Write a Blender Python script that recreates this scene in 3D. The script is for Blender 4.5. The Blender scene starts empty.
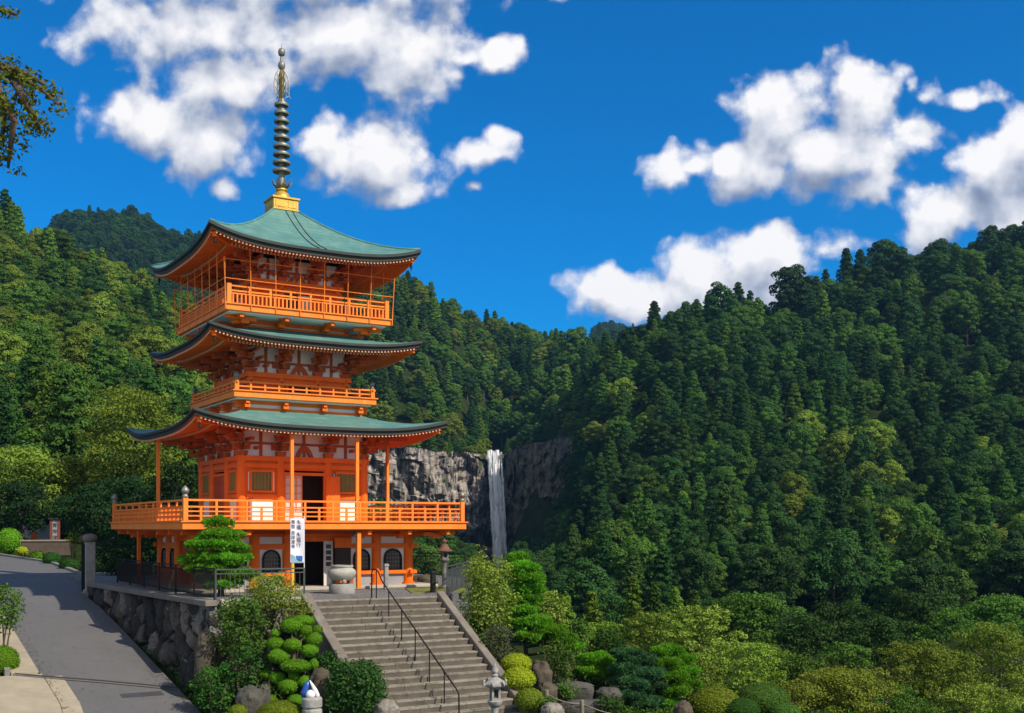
import bpy, math, random
import numpy as np
from mathutils import Vector, Matrix, noise

# ---------------------------------------------------------------- camera, sky, sun, exposure
SC = bpy.context.scene
COL = SC.collection
F, YH, EYE = 1135.0, 528.0, 2.5          # focal length in photo pixels, horizon row, eye height above the terrace
cam_data = bpy.data.cameras.new("camera")
cam = bpy.data.objects.new("camera", cam_data)
COL.objects.link(cam)
cam.location = (0, 0, EYE)
cam.rotation_euler = (math.radians(90), 0, 0)
cam_data.sensor_width = 36.0
cam_data.lens = F / 1024 * 36.0
cam_data.shift_y = (YH - 356.5) / 1024
cam_data.clip_start = 0.3
cam_data.clip_end = 9000
SC.camera = cam

SUN_AZ, SUN_EL = math.radians(125), math.radians(43)      # clockwise from +Y
to_sun = Vector((math.sin(SUN_AZ) * math.cos(SUN_EL), math.cos(SUN_AZ) * math.cos(SUN_EL), math.sin(SUN_EL)))
sun_data = bpy.data.lights.new("sun", 'SUN')
sun_data.energy = 4.7
sun_data.angle = math.radians(0.5)
sun_data.color = (1.0, 0.90, 0.76)
sun = bpy.data.objects.new("sun", sun_data)
COL.objects.link(sun)
sun.rotation_euler = (-to_sun).to_track_quat('-Z', 'Y').to_euler()
sun.location = to_sun * 300

SC.view_settings.view_transform = 'Standard'
SC.view_settings.look = 'None'
SC.view_settings.exposure = 0.3
SC.view_settings.gamma = 1.0
SC.view_settings.use_curve_mapping = False
SC.render.engine = 'CYCLES'
SC.cycles.use_denoising = True
SC.cycles.max_bounces = 6
SC.cycles.diffuse_bounces = 3
SC.cycles.glossy_bounces = 2
SC.cycles.transmission_bounces = 3
SC.cycles.transparent_max_bounces = 8
SC.cycles.sample_clamp_indirect = 6
SC.cycles.caustics_reflective = False
SC.cycles.caustics_refractive = False


class Nodes:
    """small helper round a node tree"""
    def __init__(self, tree):
        self.t = tree
    def add(self, kind, inputs=None, **props):
        n = self.t.nodes.new(kind)
        for k, v in props.items():
            setattr(n, k, v)
        for k, v in (inputs or {}).items():
            s = n.inputs[k]
            if isinstance(v, bpy.types.NodeSocket):
                self.t.links.new(v, s)
            else:
                s.default_value = v
        return n
    def math(self, op, a, b=0.0, c=0.0, clamp=False):
        n = self.add('ShaderNodeMath', {0: a, 1: b, 2: c}, operation=op)
        n.use_clamp = clamp
        return n.outputs[0]
    def mix(self, fac, a, b, blend='MIX'):
        n = self.add('ShaderNodeMix', None, data_type='RGBA', blend_type=blend)
        for i, v in ((0, fac), (6, a), (7, b)):
            s = n.inputs[i]
            if isinstance(v, bpy.types.NodeSocket):
                self.t.links.new(v, s)
            else:
                s.default_value = v
        return n.outputs[2]
    def ramp(self, fac, stops, interp='LINEAR'):
        n = self.add('ShaderNodeValToRGB', {0: fac})
        cr = n.color_ramp
        cr.interpolation = interp
        while len(cr.elements) < len(stops):
            cr.elements.new(0.5)
        for e, (p, c) in zip(cr.elements, stops):
            e.position = p
            e.color = c if len(c) == 4 else (*c, 1)
        return n.outputs[0]
    def smooth(self, v, lo, hi):
        n = self.add('ShaderNodeMapRange', {'Value': v, 'From Min': lo, 'From Max': hi}, interpolation_type='SMOOTHSTEP')
        return n.outputs[0]


# clouds: (centre x, centre y, radius x, radius y, thickness) in photo pixels, turned into directions of the sky
CLOUDS = [
 (335,30,115,62,1.0),(180,30,112,44,.85),(425,40,56,48,.9),(255,72,92,40,.85),(300,-30,220,60,1.0),(95,35,44,28,.6),
 (145,118,78,42,.9),(212,146,52,34,.9),(225,186,16,16,.7),(395,88,40,20,.45),(190,95,60,22,.5),
 (368,160,66,44,1.0),(322,142,30,28,.8),(405,188,32,22,.8),(385,195,30,18,.7),
 (490,54,44,20,.75),(455,75,26,14,.5),(482,153,36,13,.6),(500,140,15,14,.6),(478,183,10,6,.55),
 (780,112,58,44,1.0),(865,100,52,50,1.1),(758,165,62,40,1.0),(835,150,92,38,1.1),(870,188,38,30,.8),(915,130,48,32,.9),
 (668,170,34,24,.8),(700,168,28,14,.6),(740,185,50,22,.9),(972,96,40,14,.6),(930,92,20,16,.5),(915,85,10,10,.5),
 (1000,165,62,46,1.1),(960,212,78,36,1.0),(1030,150,50,44,1.0),(930,232,50,22,.8),(1030,215,80,50,1.0),
 (604,288,52,34,1.0),(700,275,56,38,1.0),(772,258,64,40,1.1),(832,243,54,22,.8),(665,300,85,30,.9),(575,300,30,24,.7),(760,290,80,30,.9),
]
world = bpy.data.worlds.new("World")
SC.world = world
world.use_nodes = True
world.node_tree.nodes.clear()
W = Nodes(world.node_tree)
sky = W.add('ShaderNodeTexSky')
sky.sky_type = 'NISHITA'
sky.sun_disc = False
sky.sun_elevation = SUN_EL
sky.sun_rotation = SUN_AZ
sky.altitude = 600
sky.air_density = 1.0
sky.dust_density = 0.3
sky.ozone_density = 2.5

grp = bpy.data.node_groups.new("cloud_density", 'ShaderNodeTree')
grp.interface.new_socket("P", in_out='INPUT', socket_type='NodeSocketVector')
grp.interface.new_socket("D", in_out='OUTPUT', socket_type='NodeSocketFloat')
G = Nodes(grp)
gi, go = grp.nodes.new('NodeGroupInput'), grp.nodes.new('NodeGroupOutput')
P0 = gi.outputs[0]
warp = G.add('ShaderNodeTexNoise', {'Vector': P0, 'Scale': 14.0, 'Detail': 3.0, 'Roughness': 0.55}, noise_dimensions='2D')
wv = G.add('ShaderNodeVectorMath', {0: warp.outputs['Color'], 1: (0.5, 0.5, 0.5)}, operation='SUBTRACT').outputs[0]
P = G.add('ShaderNodeVectorMath', {0: wv, 1: (0.026, 0.026, 0), 2: P0}, operation='MULTIPLY_ADD').outputs[0]
acc = None
for cx, cy, rx, ry, th in CLOUDS:
    u, v, ru, rv = (cx - 512) / F, (YH - cy) / F, 1.0 * rx / F, 1.0 * ry / F
    q = G.add('ShaderNodeVectorMath', {0: P, 1: (1 / ru, 1 / rv, 0), 2: (-u / ru, -v / rv, 0)}, operation='MULTIPLY_ADD').outputs[0]
    ln = G.add('ShaderNodeVectorMath', {0: q}, operation='LENGTH').outputs['Value']
    val = G.math('MULTIPLY_ADD', ln, -th, th)               # th * (1 - |q|)
    acc = val if acc is None else G.math('SMOOTH_MAX', acc, val, 0.25)
fine = G.add('ShaderNodeTexNoise', {'Vector': P0, 'Scale': 24.0, 'Detail': 8.0, 'Roughness': 0.62}, noise_dimensions='2D').outputs['Fac']
soft = G.add('ShaderNodeTexNoise', {'Vector': P0, 'Scale': 9.0, 'Detail': 2.0}, noise_dimensions='2D').outputs['Fac']
for sc_, amp in ((16.0, 0.55), (36.0, 0.42), (78.0, 0.22)):      # rounded, cauliflower-like swellings
    vz = G.add('ShaderNodeTexVoronoi', {'Vector': P, 'Scale': sc_, 'Smoothness': 0.6}, voronoi_dimensions='2D', feature='SMOOTH_F1').outputs['Distance']
    acc = G.math('ADD', acc, G.math('MULTIPLY_ADD', vz, -amp, amp * 0.40))
acc = G.math('ADD', acc, G.math('MULTIPLY_ADD', fine, 0.85, -0.42))
acc = G.math('ADD', acc, G.math('MULTIPLY_ADD', soft, 0.5, -0.26))
grp.links.new(acc, go.inputs[0])

tc = W.add('ShaderNodeTexCoord').outputs['Generated']
sep = W.add('ShaderNodeSeparateXYZ', {0: tc})
ysafe = W.math('MAXIMUM', sep.outputs[1], 0.02)
uu, vv = W.math('DIVIDE', sep.outputs[0], ysafe), W.math('DIVIDE', sep.outputs[2], ysafe)
cp = W.add('ShaderNodeCombineXYZ', {0: uu, 1: vv, 2: 0.37}).outputs[0]
def density(off):
    n = W.add('ShaderNodeGroup', None)
    n.node_tree = grp
    v = cp if off is None else W.add('ShaderNodeVectorMath', {0: cp, 1: off}, operation='ADD').outputs[0]
    W.t.links.new(v, n.inputs[0])
    return n.outputs[0]
d0 = density(None)
d1 = density((0.008, 0.030, 0))
cover = W.smooth(d0, -0.05, 0.46)
ahead = W.smooth(sep.outputs[1], 0.05, 0.25)
cover = W.math('MULTIPLY', cover, ahead)
lit = W.math('SUBTRACT', d0, d1)
light = W.math('MULTIPLY_ADD', lit, 0.80, 0.645)
light = W.math('SUBTRACT', light, W.math('MULTIPLY', W.smooth(d0, 0.45, 1.3), 0.22), clamp=True)
ccol = W.ramp(light, [(0.0, (2.3, 2.8, 4.0)), (0.35, (3.7, 4.2, 5.4)), (0.7, (7.0, 7.2, 7.9)), (1.0, (10.0, 9.8, 9.8))])
blue = W.mix(1.0, sky.outputs[0], (0.0, 0.74, 1.36, 1), 'MULTIPLY')
mixed = W.mix(cover, blue, ccol)
# added fill light: an unseen bright white veil over the sky behind the viewer
fill_veil = W.add('ShaderNodeTexNoise', {'Vector': tc, 'Scale': 2.6, 'Detail': 4.0}).outputs['Fac']
behind = W.math('MULTIPLY', W.smooth(sep.outputs[1], 0.10, -0.35), W.smooth(fill_veil, 0.30, 0.55))
mixed = W.mix(W.math('MULTIPLY', behind, 0.80), mixed, (8.2, 7.9, 7.4, 1))
bg = W.add('ShaderNodeBackground', {'Color': mixed, 'Strength': 0.085})
wo = W.add('ShaderNodeOutputWorld', {'Surface': bg.outputs[0]})
world.cycles.sampling_method = 'MANUAL'
world.cycles.sample_map_resolution = 512


# ---------------------------------------------------------------- helpers
def at(px, py, d):
    """world point seen at photo pixel (px, py) at depth d"""
    return Vector(((px - 512) / F * d, d, EYE + (YH - py) / F * d))

def zp(Y, y):
    return EYE + (YH - y) / F * Y

def tag(o, label=None, cat=None, group=None, kind=None):
    for k, v in (('label', label), ('category', cat), ('group', group), ('kind', kind)):
        if v:
            o[k] = v
    return o

def empty(name, loc=(0, 0, 0), rz=0.0, parent=None):
    o = bpy.data.objects.new(name, None)
    COL.objects.link(o)
    o.location = loc
    o.rotation_euler = (0, 0, rz)
    o.empty_display_size = 0.3
    if parent:
        o.parent = parent
    return o

def link_mesh(name, me, mat=None, parent=None, loc=None):
    o = bpy.data.objects.new(name, me)
    COL.objects.link(o)
    if mat is not None and not me.materials:
        me.materials.append(mat)
    if parent:
        o.parent = parent
    if loc is not None:
        o.location = loc
    return o

class MB:
    """collects shapes and links them as one mesh object"""
    def __init__(self):
        self.v, self.f, self.m = [], [], Matrix.Identity(4)
    def add(self, vs, fs):
        n = len(self.v)
        self.v += [tuple(self.m @ Vector(p)) for p in vs]
        self.f += [tuple(i + n for i in f) for f in fs]
        return self
    def box(self, c, s, rz=0.0, taper=1.0):
        x, y, z = s[0] / 2, s[1] / 2, s[2] / 2
        ca, sa = math.cos(rz), math.sin(rz)
        vs = []
        for sz in (-1, 1):
            t = taper if sz > 0 else 1.0
            for sx, sy in ((-1, -1), (1, -1), (1, 1), (-1, 1)):
                a, b = sx * x * t, sy * y * t
                vs.append((c[0] + a * ca - b * sa, c[1] + a * sa + b * ca, c[2] + sz * z))
        return self.add(vs, [(3, 2, 1, 0), (4, 5, 6, 7), (0, 1, 5, 4), (1, 2, 6, 5), (2, 3, 7, 6), (3, 0, 4, 7)])
    def bar(self, p0, p1, w, h=None, up=(0, 0, 1)):
        h = h or w
        p0, p1 = Vector(p0), Vector(p1)
        d = (p1 - p0).normalized()
        up = Vector(up)
        s = d.cross(up)
        if s.length < 1e-4:
            s = d.cross(Vector((1, 0, 0)))
        s.normalize()
        t = s.cross(d)
        vs = []
        for p in (p0, p1):
            for a, b in ((-1, -1), (1, -1), (1, 1), (-1, 1)):
                vs.append(tuple(p + s * (a * w / 2) + t * (b * h / 2)))
        return self.add(vs, [(3, 2, 1, 0), (4, 5, 6, 7), (0, 1, 5, 4), (1, 2, 6, 5), (2, 3, 7, 6), (3, 0, 4, 7)])
    def tube(self, pts, rad, n=8, cap=True):
        pts = [Vector(p) for p in pts]
        rad = rad if isinstance(rad, (list, tuple)) else [rad] * len(pts)
        vs, fs = [], []
        ref = Vector((0.31, 0.17, 0.93))
        for i, p in enumerate(pts):
            d = (pts[min(i + 1, len(pts) - 1)] - pts[max(i - 1, 0)]).normalized()
            s = d.cross(ref)
            if s.length < 1e-3:
                s = d.cross(Vector((1, 0, 0)))
            s.normalize()
            t = d.cross(s)
            for k in range(n):
                a = 2 * math.pi * k / n
                vs.append(tuple(p + (s * math.cos(a) + t * math.sin(a)) * rad[i]))
        for i in range(len(pts) - 1):
            for k in range(n):
                fs.append((i * n + k, i * n + (k + 1) % n, (i + 1) * n + (k + 1) % n, (i + 1) * n + k))
        if cap:
            fs.append(tuple(range(n - 1, -1, -1)))
            fs.append(tuple((len(pts) - 1) * n + k for k in range(n)))
        return self.add(vs, fs)
    def lathe(self, prof, c=(0, 0, 0), n=20):
        vs, fs = [], []
        for r, z in prof:
            for k in range(n):
                a = 2 * math.pi * k / n
                vs.append((c[0] + r * math.cos(a), c[1] + r * math.sin(a), c[2] + z))
        for i in range(len(prof) - 1):
            for k in range(n):
                fs.append((i * n + k, i * n + (k + 1) % n, (i + 1) * n + (k + 1) % n, (i + 1) * n + k))
        fs.append(tuple(range(n - 1, -1, -1)))
        fs.append(tuple((len(prof) - 1) * n + k for k in range(n)))
        return self.add(vs, fs)
    def prism(self, poly, z0, z1):
        n = len(poly)
        vs = [(p[0], p[1], z0) for p in poly] + [(p[0], p[1], z1) for p in poly]
        fs = [tuple(range(n - 1, -1, -1)), tuple(range(n, 2 * n))]
        fs += [(i, (i + 1) % n, n + (i + 1) % n, n + i) for i in range(n)]
        return self.add(vs, fs)
    def slab_xz(self, poly, y0, y1):
        """polygon in x,z extruded along y"""
        n = len(poly)
        vs = [(p[0], y0, p[1]) for p in poly] + [(p[0], y1, p[1]) for p in poly]
        fs = [tuple(range(n)), tuple(range(2 * n - 1, n - 1, -1))]
        fs += [((i + 1) % n, i, n + i, n + (i + 1) % n) for i in range(n)]
        return self.add(vs, fs)
    def grid(self, fn, nu, nv, flip=False):
        vs = [tuple(fn(i / nu, j / nv)) for j in range(nv + 1) for i in range(nu + 1)]
        fs = []
        for j in range(nv):
            for i in range(nu):
                a = j * (nu + 1) + i
                q = (a, a + 1, a + nu + 2, a + nu + 1)
                fs.append(q[::-1] if flip else q)
        return self.add(vs, fs)
    def build(self, name, mat=None, parent=None, smooth=False, bevel=0.0, loc=None):
        me = bpy.data.meshes.new(name)
        me.from_pydata(self.v, [], self.f)
        me.update()
        if smooth:
            me.shade_smooth()
            if smooth is not True:
                me.set_sharp_from_angle(angle=math.radians(smooth))
        o = link_mesh(name, me, mat, parent, loc)
        if bevel:
            b = o.modifiers.new("bevel", 'BEVEL')
            b.width = bevel
            b.segments = 1
            b.limit_method = 'ANGLE'
        return o

def copy_tree(o, parent=None):
    c = o.copy()
    COL.objects.link(c)
    if parent:
        c.parent = parent
    for ch in list(o.children):
        copy_tree(ch, c)
    return c


# ---------------------------------------------------------------- materials
def new_mat(name):
    m = bpy.data.materials.new(name)
    m.use_nodes = True
    m.node_tree.nodes.clear()
    return m, Nodes(m.node_tree)

def surface(name, base, dark=None, scale=3.0, rough=0.6, bump=0.0, bump_scale=None, detail=6, spec=0.5, metal=0.0, stretch=None, lo=0.3, hi=0.7, extra=None):
    """principled surface: colour wanders between base and dark by noise, with optional bump"""
    m, N = new_mat(name)
    co = N.add('ShaderNodeTexCoord').outputs['Object']
    if stretch:
        co = N.add('ShaderNodeMapping', {'Vector': co, 'Scale': stretch}).outputs[0]
    nz = N.add('ShaderNodeTexNoise', {'Vector': co, 'Scale': scale, 'Detail': detail, 'Roughness': 0.6}).outputs['Fac']
    col = N.ramp(nz, [(lo, dark or tuple(c * 0.7 for c in base)), (hi, base)])
    if extra:
        col = extra(N, co, col)
    ins = {'Base Color': col, 'Roughness': rough, 'Metallic': metal, 'Specular IOR Level': spec}
    if bump:
        bz = N.add('ShaderNodeTexNoise', {'Vector': co, 'Scale': bump_scale or scale * 4, 'Detail': 5}).outputs['Fac']
        ins['Normal'] = N.add('ShaderNodeBump', {'Height': bz, 'Strength': min(1, bump), 'Distance': 0.05 * max(1, bump)}).outputs[0]
    b = N.add('ShaderNodeBsdfPrincipled', ins)
    N.add('ShaderNodeOutputMaterial', {'Surface': b.outputs[0]})
    return m

def foliage(name, col, alt, trans=0.22, spread=0.55):
    """leaf material: each leaf wanders between two greens, each plant a little too"""
    m, N = new_mat(name)
    at_ = N.add('ShaderNodeAttribute', None, attribute_name='tint').outputs['Fac']
    oi = N.add('ShaderNodeObjectInfo').outputs['Random']
    c = N.mix(at_, (*col, 1), (*alt, 1))
    k = N.math('MULTIPLY_ADD', oi, spread, 1.0 - spread / 2)
    hs = N.add('ShaderNodeHueSaturation', {'Hue': N.math('MULTIPLY_ADD', oi, 0.020, 0.494), 'Saturation': 1.0, 'Value': k, 'Color': c}).outputs[0]
    d = N.add('ShaderNodeBsdfPrincipled', {'Base Color': hs, 'Roughness': 0.7, 'Specular IOR Level': 0.06})
    t = N.add('ShaderNodeBsdfTranslucent', {'Color': N.mix(1.0, hs, (1.15, 1.2, 0.5, 1), 'MULTIPLY')})
    mx = N.add('ShaderNodeMixShader', {0: trans, 1: d.outputs[0], 2: t.outputs[0]})
    N.add('ShaderNodeOutputMaterial', {'Surface': mx.outputs[0]})
    return m

M = {}
M['bark'] = surface('bark', (0.12, 0.085, 0.06), (0.05, 0.035, 0.025), 6, 0.9, 0.6)
M['forest_floor'] = surface('forest_floor', (0.030, 0.045, 0.012), (0.014, 0.022, 0.006), 0.35, 0.95, 0.5, 1.5, spec=0.0)

# leaves: (main, other) greens
LEAF = {
 'cedar_dark': ((0.02, 0.056, 0.014), (0.04, 0.092, 0.018)),
 'cedar_mid': ((0.038, 0.09, 0.016), (0.074, 0.145, 0.022)),
 'broad_dark': ((0.025, 0.064, 0.016), (0.052, 0.11, 0.022)),
 'broad_mid': ((0.052, 0.115, 0.018), (0.098, 0.182, 0.026)),
 'broad_olive': ((0.112, 0.165, 0.020), (0.190, 0.250, 0.032)),
 'cedar_bright': ((0.075, 0.150, 0.018), (0.150, 0.240, 0.028)),
 'pine_bright': ((0.069, 0.196, 0.010), (0.150, 0.345, 0.017)),
 'pine_blue': ((0.037, 0.109, 0.043), (0.069, 0.161, 0.060)),
 'moss_bush': ((0.075, 0.184, 0.009), (0.150, 0.299, 0.014)),
 'yellow_bush': ((0.213, 0.265, 0.012), (0.338, 0.380, 0.019)),
 'olive_bush': ((0.105, 0.15, 0.012), (0.165, 0.2, 0.016)),
 'shrub_dark': ((0.020, 0.069, 0.012), (0.056, 0.127, 0.018)),
 'shade_dark': ((0.010, 0.030, 0.010), (0.024, 0.055, 0.016)),  # shrub green darkened, deep tree shade put into the leaf colour
 'shrub_light': ((0.125, 0.190, 0.025), (0.237, 0.299, 0.043)),
 'shrub_grey': ((0.050, 0.063, 0.030), (0.100, 0.109, 0.051)),
 'maple_yellow': ((0.125, 0.2, 0.024), (0.21, 0.29, 0.038)),
 'maple_rust': ((0.115, 0.15, 0.018), (0.19, 0.205, 0.026)),
 'branch_leaf': ((0.08, 0.115, 0.014), (0.165, 0.18, 0.024)),
}
for k, (a, b) in LEAF.items():
    M[k] = foliage(k, a, b)

# ---------------------------------------------------------------- foliage meshes
RNG = np.random.default_rng(7)

def unit(n, rng):
    v = rng.normal(size=(n, 3))
    return v / np.linalg.norm(v, axis=1, keepdims=True)

def leaf_mesh(name, clumps, rng, aspect=0.55, up=0.15, jitter=0.38, shell=(0.80, 1.04), below=0.22, flat=False, spiky=0.0):
    """clumps: (centre, radii, count, leaf length). Every leaf is a small folded quad on the clump's shell."""
    V, T = [], []
    for c, r, n, L in clumps:
        n = int(n)
        d = unit(n, rng)
        flipz = (d[:, 2] < 0) & (rng.random(n) > below)
        d[flipz, 2] *= -1
        rr = rng.uniform(shell[0], shell[1], (n, 1))
        r = np.array(r, float)
        p = np.array(c, float) + d * r * rr
        nrm = d / r
        nrm /= np.linalg.norm(nrm, axis=1, keepdims=True)
        nrm = nrm + rng.normal(size=(n, 3)) * jitter + np.array([0, 0, up])
        nrm /= np.linalg.norm(nrm, axis=1, keepdims=True)
        t = np.cross(nrm, unit(n, rng))
        t /= np.linalg.norm(t, axis=1, keepdims=True) + 1e-9
        if spiky:
            t = t * (1 - spiky) + (d + np.array([0, 0, 0.6])) * spiky
            t /= np.linalg.norm(t, axis=1, keepdims=True) + 1e-9
            nrm = np.cross(t, unit(n, rng))
            nrm /= np.linalg.norm(nrm, axis=1, keepdims=True) + 1e-9
        b = np.cross(nrm, t)
        l = (L * rng.uniform(0.6, 1.3, (n, 1))) / 2
        w = l * aspect
        q = np.stack([p - t * l, p + b * w + nrm * w * 0.25, p + t * l, p - b * w + nrm * w * 0.25], axis=1)
        V.append(q.reshape(-1, 3))
        base = rng.random()
        T.append(np.clip(base * 0.45 + rng.random(n) * 0.55, 0, 1))
    V = np.concatenate(V)
    T = np.concatenate(T)
    nf = len(T)
    me = bpy.data.meshes.new(name)
    me.vertices.add(nf * 4)
    me.vertices.foreach_set('co', V.astype(np.float32).ravel())
    me.loops.add(nf * 4)
    me.loops.foreach_set('vertex_index', np.arange(nf * 4, dtype=np.int32))
    me.polygons.add(nf)
    me.polygons.foreach_set('loop_start', np.arange(nf, dtype=np.int32) * 4)
    a = me.attributes.new('tint', 'FLOAT', 'FACE')
    a.data.foreach_set('value', T.astype(np.float32))
    me.update()
    me.validate()
    return me

def conifer_clumps(H, R, rng, n=52, leaves=58, L=0.55, start=0.12, power=0.75, droop=0.1):
    out = []
    for i in range(n):
        t = (i + rng.random()) / n
        z = H * (start + (1 - start) * t)
        rad = R * max(0.06, (1 - t) ** power) * rng.uniform(0.75, 1.12)
        a = i * 2.39996 + rng.uniform(-0.4, 0.4)
        s = R * (0.42 - 0.18 * t) * rng.uniform(0.8, 1.25)
        k = max(0.0, rad - s * 0.6)
        out.append(((k * math.cos(a), k * math.sin(a), z - droop * k), (s, s, s * 0.72), leaves * (0.6 + 0.5 * (1 - t)), L))
    out.append(((0, 0, H * 0.97), (R * 0.16, R * 0.16, H * 0.05), leaves * 0.5, L * 0.8))
    for t in (0.2, 0.4, 0.6, 0.8):                      # dim inner mass
        out.append(((0, 0, H * t), (R * 0.55 * (1.1 - t), R * 0.55 * (1.1 - t), H * 0.14), leaves, L * 1.4))
    return out

def broad_clumps(H, R, rng, n=46, leaves=64, L=0.55, base=0.25, squash=1.0):
    out = []
    cz, rz = H * (base + 1) / 2, H * (1 - base) / 2 * squash
    lob = [(rng.uniform(0, 2 * math.pi), rng.uniform(-0.3, 0.9), rng.uniform(0.75, 1.2)) for _ in range(7)]
    for i in range(n):
        t = -0.75 + 1.73 * (i + 0.5) / n
        a = i * 2.39996 + rng.uniform(-0.3, 0.3)
        cr = math.sqrt(max(0.0, 1 - t * t)) if t > 0 else 1 - 0.25 * t * t
        k = rng.uniform(0.82, 1.14)
        for la, lt, ls in lob:
            dd = math.cos(a - la) * 0.5 + 0.5
            k += (ls - 1) * dd ** 3 * math.exp(-((t - lt) / 0.5) ** 2)
        s = R * rng.uniform(0.18, 0.42)
        q = max(0.0, R * cr * k - s * 0.55)
        out.append(((q * math.cos(a), q * math.sin(a), cz + rz * t * 0.88 * k), (s, s, s * 0.75), leaves * (s / (0.32 * R)) ** 1.3, L))
    for t in (-0.4, 0.1, 0.5):
        out.append(((0, 0, cz + rz * t), (R * 0.6, R * 0.6, rz * 0.45), leaves * 1.4, L * 1.4))
    return out

def trunk_mesh(name, H, r, rng, limbs=6, spread=1.5, top=0.8, lean=0.0):
    b = MB()
    pts, rad = [], []
    for i in range(7):
        t = i / 6
        pts.append((lean * t + 0.06 * H * 0.1 * math.sin(3 * t + rng.random()), 0.05 * H * 0.1 * math.cos(4 * t), H * top * t - 0.4 * (i == 0)))
        rad.append(r * (1.25 - t) if i else r * 1.5)
    b.tube(pts, rad, 7)
    for k in range(limbs):
        t = 0.3 + 0.6 * (k + rng.random()) / max(1, limbs)
        a = k * 2.4 + rng.random()
        p = Vector((lean * t, 0, H * top * t))
        q = p + Vector((math.cos(a) * spread * 0.5, math.sin(a) * spread * 0.5, spread * 0.35))
        e = p + Vector((math.cos(a) * spread, math.sin(a) * spread, spread * 0.55))
        b.tube([p, q, e], [r * 0.5, r * 0.32, r * 0.12], 5)
    me = bpy.data.meshes.new(name)
    me.from_pydata(b.v, [], b.f)
    me.shade_smooth()
    me.materials.append(M['bark'])
    return me

# ---------------------------------------------------------------- the lie of the land
YAW = math.radians(31.46)
AV = Vector((math.cos(YAW), math.sin(YAW), 0))       # along the pagoda's front, to the right
BV = Vector((-math.sin(YAW), math.cos(YAW), 0))      # away from the front
PC = Vector((-10.24, 50.0, 0))                       # pagoda centre
ST = Vector((-4.77, 40.1, 0))                        # middle of the top stair edge

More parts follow.
